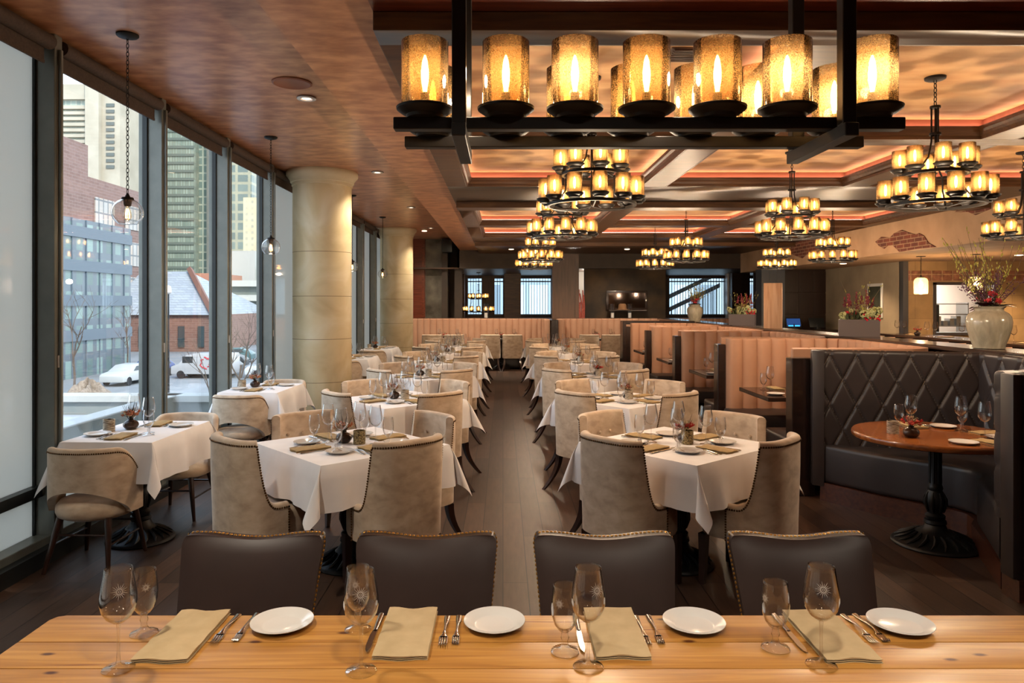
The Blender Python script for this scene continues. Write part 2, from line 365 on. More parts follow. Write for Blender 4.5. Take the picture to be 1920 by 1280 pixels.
# roller blinds, one a bay
chain = []
cb = MB(); zz0 = 1.28
pts = [(0, -.012, 3.2), (0, -.014, zz0+.02), (0, -.008, zz0), (0, .008, zz0), (0, .014, zz0+.02), (0, .012, 3.2)]
cb.tube(pts, .0028, 5)
chain_me = cb.mesh('bead_chain', plain('blind_chain', '#9a9a94', .4, .3)); wt = MB().box(-.008, .012, -.018, .018, zz0-.05, zz0+.03).mesh('chain_weight', M_china, bevel=.003)
names = ['nearest', 'second', 'third', 'fourth', 'fifth', 'sixth', 'seventh', 'eighth', 'ninth', 'tenth']
j = 0
for k in range(4, 16):
    y0, y1 = MUL[k], MUL[k+1]
    if y1 > 19.5: break
    L = y1-y0-.12
    r = MB().cyl((0, -L/2, 0), (0, L/2, 0), .048, n=16).mesh('roller', M_blind)
    f = MB().box(-.03, -.024, -L/2+.02, L/2-.02, -.12, 0).box(-.034, -.02, -L/2+.02, L/2-.02, -.14, -.12).mesh('fabric', M_blind)
    kit = [('roller', r, None), ('fabric', f, None), ('bead_chain', chain_me, T(.02, L/2+.06, -3.33), [('chain_weight', wt, None)])]
    lab = ['rolled-up brown roller blind over the pale frosted pane at the left edge', 'rolled-up brown roller blind over the window with the concrete tower', 'rolled-up brown roller blind over the window with the barn-roofed brick building', 'rolled-up brown roller blind over the narrow window left of the near column', 'rolled-up brown roller blind beside the near stone column'][j-1 if j else 0] if 1 <= j <= 5 else 'rolled-up brown roller blind behind the near stone column, %s pane past it' % names[min(9, j-5)]
    if j == 0: lab = 'rolled-up brown roller blind at the far left edge of the frame'
    thing('roller_blind', lab, 'blind', kit, T(-2.92, (y0+y1)/2, 3.33), 'roller blinds on the window wall'); j += 1

# ---- stone columns
def column(h):
    r = .385
    b = MB(); b.lathe([(r, 0), (r, h-.2)], 64)
    m, nt, out = mat('limestone_drum'); bs = pbsdf(nt, out, .5, 0, .4)
    n = N(nt, 'TexNoise'); n.inputs['Scale'].default_value = 1.7; n.inputs['Detail'].default_value = 10; n.inputs['Distortion'].default_value = .8; nt.links.new(coords(nt), n.inputs['Vector'])
    nt.links.new(ramp(nt, n.outputs[0], [(.3, lin('#b59f78')), (.5, lin('#cbb891')), (.7, lin('#dacdb0'))]), bs.inputs['Base Color']); bump(nt, n.outputs[0], bs, .08)
    sh = b.mesh('shaft', m, smooth=60)
    cp = MB().lathe([(r, h-.2), (r+.012, h-.195), (r+.012, h-.16), (r+.03, h-.15), (r+.035, h-.12), (r+.06, h-.09), (r+.085, h-.06), (r+.085, h-.02), (r+.075, h)], 64).mesh('capital', M_stone, smooth=40)
    jt = MB()
    for z in (.62, 1.18, 1.74, 2.32): jt.lathe([(r+.0005, z-.003), (r+.0012, z), (r+.0005, z+.003)], 64)
    bs_ = MB().lathe([(r+.05, 0), (r+.05, .1), (r+.02, .14), (r, .16)], 64).mesh('plinth', M_stone)
    return [('shaft', sh, None, [('joint_line', jt.mesh('joints', plain('joint_grout', '#6d5c3f', .8)), None)]), ('capital', cp, None), ('plinth', bs_, None)]
kc = column(3.395)
thing('stone_column', 'thick cream limestone column nearest the camera, beside the window tables', 'column', kc, T(-2.42, 9.65, 0), 'round limestone columns')
thing('stone_column', 'limestone column farther back, in front of the channelled banquette end', 'column', kc, T(-2.51, 17.0, 0), 'round limestone columns')

# ---- ceiling fittings on the copper ceiling
sp = MB().lathe([(.155, 0), (.155, -.008), (.14, -.014), (.13, -.009), (.001, -.009)], 40).mesh('ceiling_speaker', plain('terracotta_grille', '#8f5538', .6))
thing('ceiling_speaker', 'round copper-painted ceiling speaker beside the first downlight', 'speaker', sp, T(-1.67, 5.70, 3.395))
dl = [('trim_ring', MB().lathe([(.055, 0), (.08, 0), (.08, -.008), (.05, -.01), (.042, .0), (.04, .03), (.001, .03)], 32).mesh('trim_ring', M_china), None),
      ('lens', MB().lathe([(.001, -.003), (.036, -.003)], 24).mesh('lens', glow('downlight_lens', '#ffe2c0', 5)), None)]
for y, nm in ((6.12, 'white recessed downlight in the copper ceiling beside the round speaker'), (9.58, 'recessed downlight in the copper ceiling just past the near column head'), (13.1, 'recessed downlight in the copper ceiling between the two columns'), (16.7, 'smallest recessed downlight in the copper ceiling by the far column')):
    thing('recessed_downlight', nm, 'ceiling light', dl, T(-1.67, y, 3.39), 'recessed downlights in the copper ceiling')
    light('SPOT', (-1.67, y, 3.36), 80, (1, .86, .68), .05, (0, 0, 0), radians(110))
# ------------------------------------------------------------------ chairs
def smooth(t): t = max(0, min(1, t)); return t*t*(3-2*t)
def tub_path(hw, back, front, n=56, pw=2.6):
    """plan of a tub: list of (point, normal outward, angle-like 0..1)"""
    pts = []
    for i in range(n+1):
        a = pi*i/n                       # 0 = right side, pi = left side
        cx_, sy_ = cos(a), sin(a)
        x = hw*(abs(cx_)**(2/pw))*(1 if cx_ >= 0 else -1); y = -back*(abs(sy_)**(2/pw)); pts.append((x, y))
    k = 8
    right = [(hw, front*(1-i/k)) for i in range(k)]; left = [(-hw, front*(i+1)/k) for i in range(k)]
    return right+pts+left
def shell(pts, zb, ht, hb, th, flare=.0, nz=8):
    """upholstered shell following pts: ht(i) top height, hb(i) bottom height; returns (MB, rim points)"""
    n = len(pts); rows = []; rim = []
    for i, (x, y) in enumerate(pts):
        a = pts[max(0, i-1)]; b = pts[min(n-1, i+1)]
        t = Vector((b[0]-a[0], b[1]-a[1], 0)).normalized(); nrm = Vector((-t.y, t.x, 0))
        if nrm.dot(Vector((x, y+.05, 0))) < 0: nrm = -nrm
        zt, z0 = ht(x, y, i), hb(x, y, i); row = []
        def P(o, z):
            f = flare*smooth((z-zb)/.5); return Vector((x, y, z))+nrm*(o+f)
        for j in range(nz+1): row.append(P(0, z0+(zt-.012-z0)*j/nz))
        for k in range(1, 6): a_ = pi*k/6; row.append(P(-th/2+th/2*cos(a_), zt-.012+.018*sin(a_)))
        for j in range(nz+1): row.append(P(-th, zt-.012+(z0-zt+.012)*j/nz))
        row.append(row[0].copy()); rows.append(row); rim.append((P(.001, zt-.022), nrm))
    mb = MB(); mb.grid(rows)
    mb.add(rows[0][:-1], [list(range(len(rows[0])-1))]); mb.add(rows[-1][:-1], [list(range(len(rows[0])-1))[::-1]])
    return mb, rim
def beads(mb, line, r, step, n=6):
    """hemispherical nailheads spaced along a polyline of (point, normal)"""
    acc = 0; last = line[0][0]
    for (p, nr), (q, nq) in zip(line, line[1:]):
        L = (q-p).length
        if L < 1e-6: continue
        d = acc
        while d < L:
            c_ = p.lerp(q, d/L); nn = nr.lerp(nq, d/L).normalized(); R = Matrix.Translation(c_) @ nn.to_track_quat('Z', 'Y').to_matrix().to_4x4()
            mb.lathe([(r, 0), (r*.8, r*.45), (r*.05, r*.75)], n, R); d += step
        acc = d-L

def curved_leg(x, y, dx, dy, ztop=.30, r0=.024, r1=.013, bend=.05):
    """square sabre leg sweeping outwards"""
    mb = MB(); rows = []
    for k in range(9):
        t = k/8; z = ztop*(1-t); o = bend*t*t; r = r0+(r1-r0)*t
        cx_, cy_ = x+dx*o, y+dy*o
        rows.append([Vector((cx_+sx_*r, cy_+sy_*r, z)) for sx_, sy_ in ((-1, -1), (1, -1), (1, 1), (-1, 1), (-1, -1))])
    mb.grid(rows); mb.add(rows[-1][:4], [(0, 1, 2, 3)]); return mb

# beige velvet tub armchair with high wrapped back
def tub_chair():
    pts = tub_path(.25, .215, .05, pw=3.0)
    n = len(pts)
    def ht(x, y, i):
        if abs(x) < .2 or y < -.14: return .88
        t = max(0, min(1, (y+.135)/.165))       # 0 at the back post, 1 at the arm
        return .88-.37*(1-(1-t)**4.6)
    # refine the sides so that the drop from back to arm is smooth
    P = []
    for (a, b) in zip(pts, pts[1:]):
        m_ = 6 if abs(a[0]) > .2 and abs(b[0]) > .2 else 1
        for k in range(m_): P.append((a[0]+(b[0]-a[0])*k/m_, a[1]+(b[1]-a[1])*k/m_))
    P.append(pts[-1])
    mb, rim = shell(P, .28, ht, lambda x, y, i: .31, .055, .012)
    sh = mb.mesh('backrest', M_velvet, 50)
    nb = MB(); beads(nb, rim, .0066, .0148)
    for e in (0, -1):
        p, nr = rim[e]; beads(nb, [(p, nr), (Vector((p.x, p.y, .30)), nr)], .0066, .0148)
    nails = nb.mesh('nailheads', M_naildark)
    s = MB(); poly = []
    for k in range(40):
        a = 2*pi*k/40; cx_, sy_ = cos(a), sin(a)
        x = .225*(abs(cx_)**.55)*(1 if cx_ > 0 else -1); y = .045+(.225 if sy_ > 0 else .205)*(abs(sy_)**.55)*(1 if sy_ > 0 else -1)
        poly.append((x, y))
    def lay(f, z): return [Vector((x*f, (y-.045)*f+.045, z)) for x, y in poly]+[Vector((poly[0][0]*f, (poly[0][1]-.045)*f+.045, z))]
    s.grid([lay(.97, .30), lay(1, .32), lay(1.0, .42), lay(.985, .45), lay(.93, .47), lay(.6, .482), lay(.02, .485)])
    s.grid([lay(.02, .30), lay(.97, .30)])
    seat = s.mesh('seat', M_velvet, 60)
    bt = MB()
    for x in (-.11, 0, .11):
        for z in (.74,): bt.sph((x, -.156, z), .012, 10, 6, sc=(1, .5, 1))
    buttons = bt.mesh('buttons', M_velvet)
    kit = [('backrest', sh, None, [('nailhead_trim', nails, None, [], 'dark bronze nailhead trim'), ('tufting_buttons', buttons, None)]), ('seat', seat, None)]
    for sx_ in (-1, 1):
        kit.append(('leg', curved_leg(.19*sx_, -.14, .5*sx_, -1, .30, bend=.13).mesh('rear_leg', M_leg, 40), None))
        kit.append(('leg', curved_leg(.19*sx_, .22, 0, .2, .30, r1=.016).mesh('front_leg', M_leg, 40), None))
    return kit
K_tub = tub_chair()

# beige window chair: low wrapped back with a gap under it, round seat, straight splayed legs
def window_chair():
    pts = tub_path(.275, .25, .03, n=64, pw=2.3); n = len(pts)
    def side(x, y): return smooth((y+.2)/.26)          # 0 at rear, 1 at the front of the arms
    ht = lambda x, y, i: .755-.23*(side(x, y)**1.6)
    def hb(x, y, i):
        g = sqrt(max(0, 1-(x/.262)**2)) if y < 0 else 0; return .345+.155*g
    P = []
    for (a, b) in zip(pts, pts[1:]):
        m_ = 3 if abs(a[0]) > .2 and abs(b[0]) > .2 else 1
        for k in range(m_): P.append((a[0]+(b[0]-a[0])*k/m_, a[1]+(b[1]-a[1])*k/m_))
    P.append(pts[-1])
    mb, rim = shell(P, .36, ht, hb, .045, .0); sh = mb.mesh('backrest', M_velvet, 50)
    nb = MB(); beads(nb, rim, .0058, .013); nails = nb.mesh('nailheads', M_naildark)
    s = MB(); s.lathe([(.001, .31), (.2, .31), (.228, .325), (.238, .35), (.236, .385), (.215, .412), (.16, .425), (.001, .43)], 40, T(0, .0, 0))
    seat = s.mesh('seat', M_velvet, 60)
    kit = [('backrest', sh, None, [('nailhead_trim', nails, None, [], 'dark bronze nailhead trim')]), ('seat', seat, None)]
    ft = {}
    for sx_ in (-1, 1):
        for sy_ in (-1, 1):
            a = (.15*sx_, .15*sy_, .32); b = (.2*sx_, .235*sy_ if sy_ < 0 else .2, 0); ft[sx_, sy_] = (a, b)
            kit.append(('leg', MB().cyl(a, b, .022, .012, 12).mesh('leg', M_leg), None))
    def mid(k, z): a, b = Vector(ft[k][0]), Vector(ft[k][1]); return a.lerp(b, (.32-z)/.32)
    for a, b, z in (((-1, -1), (1, -1), .22), ((-1, 1), (1, 1), .22), ((-1, -1), (-1, 1), .16), ((1, -1), (1, 1), .16)):
        kit.append(('stretcher', MB().cyl(mid(a, z), mid(b, z), .007, n=8).mesh('stretcher', M_leg), None))
    return kit
K_win = window_chair()

# brown leather chair with flared back and gold nailheads on its edge
def leather_chair():
    def outline(z):   # half width at height z of the back
        t = (z-.42)/.46; return .215+.033*t**1.5
    H = .842; mbk = MB(); nx, nz = 28, 20
    def top(x): return H-.022*cos(pi*min(1, abs(x)/.25)*1.0)*.5-.011
    def pt(u, v, side):
        x = u; w_ = outline(.42+.45*v)
        # rounded upper corners
        zt = top(u*w_); z = .42+(zt-.42)*v
        X = u*w_
        if v > .9:
            k = (v-.9)/.1; X *= 1-.085*(1-sqrt(max(0, 1-k*k)))
        tilt = -.17*((z-.42)/.46)**1.15
        bow = .03*(u*u); puff = .028*(1-u**4)*(1-(2*v-1)**6)
        return Vector((X, -.17+tilt+bow+(puff if side > 0 else -.055), z))
    us = [-1+2*i/nx for i in range(nx+1)]; vs = [.9*j/12 for j in range(12)]+[.9+.1*sin(pi/2*j/(nz-12)) for j in range(nz-11)]
    A = [[pt(u, v, 1) for v in vs] for u in us]; B = [[pt(u, v, -1) for v in vs] for u in us]
    mbk.grid(A, flip=True); mbk.grid(B)
    mbk.grid([A[0], B[0]]); mbk.grid([A[-1], B[-1]], flip=True)
    mbk.grid([[r[-1] for r in A], [r[-1] for r in B]], flip=False); mbk.grid([[r[0] for r in A], [r[0] for r in B]], flip=True)
    back = mbk.mesh('backrest', M_leather, 50)
    nb = MB(); mid_ = lambda i, j: (A[i][j]*.45+B[i][j]*.55)
    ln = [(mid_(0, j), Vector((-1, 0, .0))) for j in range(nz)]+[(mid_(0, nz)+Vector((0, 0, .002)), Vector((-.6, 0, .8)))]+[(mid_(i, nz)+Vector((0, 0, .002)), Vector((0, 0, 1))) for i in range(1, nx)]+[(mid_(nx, nz), Vector((.6, 0, .8)))]+[(mid_(nx, j), Vector((1, 0, 0))) for j in range(nz-1, -1, -1)]
    beads(nb, ln, .0062, .0145, 8)
    kit = [('backrest', back, None, [('nailhead_trim', nb.mesh('nailheads', M_goldnail), None, [], 'antique gold nailhead trim')])]
    kit.append(('seat', MB().box(-.235, .235, -.2, .25, .36, .475).mesh('seat', M_leather, 40, bevel=.035, seg=4), None))
    for sx_ in (-1, 1):
        kit.append(('leg', curved_leg(.2*sx_, -.19, 0, -1, .37, bend=.09).mesh('rear_leg', M_leg, 40), None))
        kit.append(('leg', curved_leg(.2*sx_, .21, 0, .1, .37).mesh('front_leg', M_leg, 40), None))
    return kit
K_leather = leather_chair()

# ------------------------------------------------------------------ tables
def pedestal(r=.22, h=.73, top=.2):
    col = MB().lathe([(.052, .17), (.06, .18), (.062, .2), (.045, .215), (.045, .235), (.058, .26), (.064, .3), (.056, .345), (.042, .37), (.048, .385), (.044, .4), (.036, .42), (.034, h-.06), (.045, h-.04), (.05, h-.02), (top*.5, h-.012), (top*.5, h)], 24)
    for k in range(8):
        a = 2*pi*k/8; col.tube([(.05*cos(a), .05*sin(a), .225), (.066*cos(a), .066*sin(a), .28), (.066*cos(a), .066*sin(a), .315), (.05*cos(a), .05*sin(a), .36)], [.006, .011, .01, .004], 6)
        col.tube([(.036*cos(a), .036*sin(a), .42), (.036*cos(a), .036*sin(a), h-.07)], .006, 5)
    base = MB().lathe([(r, 0), (r+.004, .008), (r, .018), (r*.96, .026), (r*.7, .05), (r*.45, .085), (.075, .11), (.062, .14), (.07, .15), (.066, .17), (.001, .17)], 40)
    for k in range(20):
        a = 2*pi*k/20
        base.tube([(q*cos(a+w_), q*sin(a+w_), z) for q, z, w_ in ((r*.93, .03, .0), (r*.8, .046, .07), (r*.62, .066, .1), (r*.46, .088, .03))], [.003, .010, .011, .005], 5)
    return [('column', col.mesh('pedestal_column', M_castiron, 45), None), ('base', base.mesh('pedestal_base', M_castiron, 45), None)]
K_ped = pedestal()
def cloth(hx, hy, z, o, seed, hem=.0):
    """square cloth lying on a table hx by hy (half sizes), overhang o, with folded corner tails"""
    rnd = random.Random(seed); mb = MB(); nt_ = 14
    per = []     # (start point, direction-angle descriptor)
    cs = [(hx, -hy), (hx, hy), (-hx, hy), (-hx, -hy)]; outs = [(1, 0), (0, 1), (-1, 0), (0, -1)]
    cols = []
    ph = [rnd.uniform(0, 6) for _ in range(8)]
    for k in range(4):
        a = Vector((*cs[k], 0)); b = Vector((*cs[(k+1) % 4], 0)); od = Vector((*outs[k], 0)); L = (b-a).length; n = 18
        for i in range(n+1):
            t = i/n; p = a.lerp(b, t); s_ = t*L; colm = []
            amp = .008+.014*smooth((min(t, 1-t)*L-.05)/.2)
            for j in range(nt_+1):
                q = j/nt_; dz = o*q; wv = amp*q*sin(s_*15+ph[k])+.01*q*sin(s_*33+ph[k+4]); out = .004+.012*min(1, q*4)+.03*q+wv
                colm.append(Vector((p.x, p.y, z-dz+.0))+od*(out if j else 0)+Vector((0, 0, (-.003 if j else 0))))
            cols.append(colm)
        # the corner tail, swept from this side's outward direction to the next
        o2 = Vector((*outs[(k+1) % 4], 0)); dg = (od+o2).normalized(); tg = (o2-od).normalized(); m_ = 16; sg = rnd.choice((-1, 1)); al = radians(rnd.uniform(15, 24))
        for i in range(1, m_):
            th = i/m_*pi/2; r_ = o/max(cos(th), sin(th)); colm = []
            e0 = od*(1-i/m_)+o2*(i/m_)
            for j in range(nt_+1):
                q = j/nt_; rr = r_*q; sw = sin(2*th)
                rad = rr*sin(al*sw+radians(4)); lat = rr*(.30*sin(4*th)*1.0 + sg*.12*sw)
                base_ = e0*(.016*min(1, q*4))*1.3
                colm.append(Vector((b.x, b.y, z-(.003 if j else 0)-rr*cos(al*sw)*.97))+base_+dg*rad+tg*lat*.6)
            cols.append(colm)
    cols.append(cols[0])
    mb.grid(cols)
    top = [c_[0] for c_ in cols[:-1]]
    mb.add(top, [list(range(len(top)))])
    me = mb.mesh('tablecloth', M_cloth, 50); return me
# ------------------------------------------------------------------ tableware
def shellprof(prof, t=.0011):
    """outer profile -> closed thin glass wall"""
    return prof
def wine_glass_kit(n=28):
    bowl = [(.005, .112), (.014, .114), (.028, .125), (.038, .142), (.0425, .162), (.042, .18), (.038, .205), (.033, .235), (.0315, .245)]
    inner = [(r-.0012, z) for r, z in bowl[::-1][:-2]]+[(.012, .1165), (.001, .1155)]
    b = MB().lathe(bowl+[(.0310, .2458)]+inner, n)
    s = MB().lathe([(.036, .0), (.0375, .0015), (.036, .003), (.02, .005), (.008, .010), (.0045, .02), (.0036, .05), (.0036, .09), (.005, .108), (.008, .1125), (.001, .113)], n)
    return [('bowl', b.mesh('wine_bowl', M_glass, 60), None), ('stem', s.mesh('wine_stem', M_glstem, 60), None)]
def goblet_kit(n=28):
    bowl = [(.008, .052), (.016, .057), (.027, .072), (.034, .095), (.0355, .115), (.034, .14), (.031, .165), (.030, .172)]
    inner = [(r-.0016, z) for r, z in bowl[::-1][:-2]]+[(.014, .060), (.001, .058)]
    b = MB().lathe(bowl+[(.0292, .173)]+inner, n)
    s = MB().lathe([(.034, .0), (.036, .002), (.034, .005), (.02, .009), (.012, .014), (.0085, .022), (.008, .03), (.011, .038), (.0085, .045), (.009, .052), (.001, .054)], n)
    return [('bowl', b.mesh('goblet_bowl', M_glass, 60), None), ('stem', s.mesh('goblet_stem', M_glstem, 60), None)]
K_wine, K_gob = wine_glass_kit(), goblet_kit()
K_wine_s, K_gob_s = wine_glass_kit(12), goblet_kit(12)
# etched sun emblem that lies on the bowl of the front glasses
def emblem(bowl_r, zc, rad=.0135):
    mb = MB()
    def on(u, v):
        z = zc+v; r = bowl_r(z)+.0004; a = u/r; return Vector((r*sin(a), -r*cos(a), z))
    for k in range(18):
        a = 2*pi*k/18; l = rad*(1.25 if k % 2 else .95); w_ = .0007
        d = Vector((cos(a), sin(a))); n_ = Vector((-d.y, d.x))
        q = [d*rad*.42-n_*w_, d*rad*.42+n_*w_, d*l+n_*w_*.3, d*l-n_*w_*.3]
        mb.add([on(*p) for p in q], [(0, 1, 2, 3)])
    for r0, r1 in ((.34, .42), (.12, .2)):
        for k in range(24):
            a, b = 2*pi*k/24, 2*pi*(k+1)/24
            mb.add([on(rad*r0*cos(a), rad*r0*sin(a)), on(rad*r1*cos(a), rad*r1*sin(a)), on(rad*r1*cos(b), rad*r1*sin(b)), on(rad*r0*cos(b), rad*r0*sin(b))], [(0, 1, 2, 3)])
    return mb.mesh('sun_emblem', M_etch, 0)
def interp(tab):
    def f(z):
        for (r0, z0), (r1, z1) in zip(tab, tab[1:]):
            if z0 <= z <= z1: return r0+(r1-r0)*(z-z0)/(z1-z0)
        return tab[-1][0]
    return f
Em_w = emblem(interp([(.0425, .162), (.042, .18), (.038, .205), (.033, .235)]), .200, .0155)
Em_g = emblem(interp([(.034, .095), (.0355, .115), (.034, .14), (.031, .165)]), .135, .010)

plate_me = MB().lathe([(.001, .0035), (.050, .0035), (.056, .0055), (.064, .0115), (.0825, .0165), (.0845, .0175), (.0850, .016), (.062, .004), (.050, .0), (.001, .0)], 48).mesh('bread_plate', M_china, 60)
def fork(L=.19, w_=.0125):
    mb = MB(); h = .003
    prof = [(0, .0085, 0), (.03, .0075, .001), (.07, .004, .006), (.105, .003, .008), (.125, .006, .006), (.135, w_, .004)]
    rows = []
    for y, hw, z in prof: rows.append([(-hw, y, z+.001), (-hw*.6, y, z+.0035), (hw*.6, y, z+.0035), (hw, y, z+.001), (0, y, z), (-hw, y, z+.001)])
    mb.grid([[Vector(p) for p in r] for r in rows]); mb.add([Vector(p) for p in rows[0][:5]], [(0, 1, 2, 3, 4)])
    for k in range(4):
        x = -w_+.0031+k*(2*w_-.0062)/3
        mb.tube([(x, .134, .005), (x, .155, .003), (x*.97, .175, .005), (x*.93, L, .010)], [.0028, .0023, .0018, .0008], 6, rz=.5)
    return mb.mesh('fork', M_steel, 60)
fork_me = fork(); fork_s = fork(.168, .0105)
def knife():
    h = MB(); h.tube([(0, 0, .004), (0, .02, .0045), (0, .07, .0045), (0, .105, .0045)], [.0075, .0085, .0072, .0055], 10, rz=.5)
    b = MB(); pts = [(-.0055, .1), (.006, .1), (.0095, .13), (.0095, .19), (.006, .215), (-.001, .228), (-.0055, .2)]
    b.prism(pts, .003, .0048)
    return [('handle', h.mesh('knife_handle', M_steel, 60), None), ('blade', b.mesh('knife_blade', M_steel, 30), None)]
K_knife = knife()
def napkin(L=.225, W=.115, mt=None, seed=1):
    rnd = random.Random(seed); mb = MB(); P1 = rnd.uniform(0, 6)
    def layer(z0, z1, ins, top):
        nx, ny = 10, 20; A = []
        for i in range(nx+1):
            u = -1+2*i/nx; row = []
            for j in range(ny+1):
                v = -1+2*j/ny; e = (1-abs(u)**6)*(1-abs(v)**10)
                z = z0+(z1-z0)*(.35+.65*e)+(.0018*sin(v*5+u*3+P1)*e+.0012*sin(v*11-u*4) if top else 0)
                row.append(Vector((u*(W/2-ins), v*(L/2)+(0.004*sin(u*4+P1) if abs(v) > .9 else 0), z)))
            A.append(row)
        mb.grid(A, flip=True)
        B = [[Vector((p.x, p.y, z0)) for p in r] for r in A]
        mb.grid([A[0], B[0]]); mb.grid([B[-1], A[-1]]); mb.grid([[r[0] for r in B], [r[0] for r in A]]); mb.grid([[r[-1] for r in A], [r[-1] for r in B]])
    layer(0, .0042, .0, False); layer(.0045, .0085, .002, False); layer(.009, .0165, .001, True)
    return mb.mesh('folded_napkin', mt or M_napkin, 50)
nap_me = [napkin(seed=k) for k in range(3)]; nap_front = [napkin(.285, .14, M_napfront, k+5) for k in range(4)]
# bud vase with dried flowers
def bud_vase(col1, col2, seed):
    rnd = random.Random(seed)
    v = MB().lathe([(.001, 0), (.028, 0), (.036, .004), (.05, .022), (.052, .034), (.046, .05), (.03, .062), (.018, .066), (.016, .07), (.019, .074), (.015, .074), (.013, .068), (.001, .03)], 28).mesh('vase', M_ceramic, 60)
    st = MB(); bl = MB(); lf = MB(); tw = MB()
    for k in range(26):
        a = rnd.uniform(0, 2*pi); r = rnd.uniform(.01, .055); z = .095+rnd.uniform(0, .035)-r*.2
        p = Vector((r*cos(a), r*sin(a), z)); st.tube([(0, 0, .05), p*.5+Vector((0, 0, .04)), p], .0012, 4)
        if k % 3 == 0:
            for m_ in range(9):
                b = a+rnd.uniform(-1, 1); e = rnd.uniform(.3, 1.2); d = Vector((cos(b)*cos(e), sin(b)*cos(e), sin(e)))
                bl.cyl(p, p+d*.026, .0042, .0006, 5)
        elif k % 3 == 1:
            bl.sph(p, .010, 7, 5, mi=1, sc=(1, 1, .8))
            for m_ in range(6):
                b = 2*pi*m_/6; bl.sph(p+Vector((cos(b)*.008, sin(b)*.008, .004)), .006, 5, 4, mi=1)
        else:
            for m_ in range(14):
                q = p+Vector((rnd.gauss(0, .011), rnd.gauss(0, .011), rnd.gauss(0, .009))); lf.sph(q, .0035, 5, 3)
    for k in range(10):
        a = rnd.uniform(0, 2*pi); e = rnd.uniform(.9, 1.45); L = rnd.uniform(.08, .135); d = Vector((cos(a)*cos(e), sin(a)*cos(e), sin(e)))
        tw.tube([(0, 0, .06), Vector((0, 0, .07))+d*L*.5, Vector((0, 0, .07))+d*L+Vector((0, 0, .01))], [.002, .0018, .0006], 5)
    mA = noise_mat('dried_petals_%d' % seed, col1, col2, 60, .8); mB = noise_mat('dried_bloom_%d' % seed, col2, '#5c3a2c', 50, .8)
    return [('vase', v, None), ('flowers', bl.mesh('blooms', [mA, mB], 50), None, [], 'dried blooms'), ('filler', lf.mesh('filler', noise_mat('dried_filler_%d' % seed, '#9b8a63', '#bfa984', 60, .9), 50), None), ('twigs', MB().add(tw.v, tw.f).add(st.v, st.f).mesh('twigs', plain('twig_%d' % seed, '#33271f', .8)), None)]
K_bud = [bud_vase('#b4552a', '#c0704a', 1), bud_vase('#8c3a22', '#a8604a', 2), bud_vase('#a3141c', '#c9322b', 3)]
def holder(m): return MB().lathe([(.001, .0), (.037, .0), (.038, .001), (.038, .085), (.034, .085), (.034, .02), (.001, .02)], 28).mesh('candle_holder', m, 40)
hold_birch, hold_brass = holder(M_birch), holder(M_brassmesh)

def M2(c, a, x, y, z, rz=0): return Matrix.Translation(c) @ Matrix.Rotation(a, 4, 'Z') @ T(x, y, z, rz)
def setting(c, a, tname, sname, lvl=0, kn=True, back=.0):
    """place setting: c = table centre at table-top height, a = direction such that local -Y is the diner; lvl 0 full, 1 no cutlery"""
    wk, gk = (K_wine, K_gob) if lvl == 0 else (K_wine_s, K_gob_s)
    tl = '%s place, %s' % (sname, tname)
    r = random.Random(tl)
    e = lambda s: r.uniform(-s, s)
    b = back
    thing('wine_glass', 'tall wine glass at the '+tl, 'wine glass', wk, M2(c, a, .10+e(.01), -b+.17+e(.012), 0), 'wine glasses on the dining tables')
    thing('water_goblet', 'short water goblet at the '+tl, 'water glass', gk, M2(c, a, .155+e(.01), -b+.10+e(.012), 0, e(1)), 'water goblets on the dining tables')
    thing('folded_napkin', 'khaki folded napkin at the '+tl, 'napkin', r.choice(nap_me), M2(c, a, .0, -b+.02, 0, e(.06)), 'khaki napkins on the dining tables')
    thing('bread_plate', 'small white bread plate at the '+tl, 'plate', plate_me, M2(c, a, -.19+e(.01), -b+.09+e(.01), 0), 'bread plates on the dining tables')
    if lvl == 0:
        thing('dinner_knife', 'steel knife at the '+tl, 'knife', K_knife, M2(c, a, .085, -b-.09, 0, e(.05)), 'knives on the dining tables')
        thing('dinner_fork', 'larger fork at the '+tl, 'fork', fork_me, M2(c, a, -.085, -b-.07, 0, e(.05)), 'forks on the dining tables')
        thing('salad_fork', 'smaller fork at the '+tl, 'fork', fork_s, M2(c, a, -.115, -b-.06, 0, e(.05)), 'forks on the dining tables')

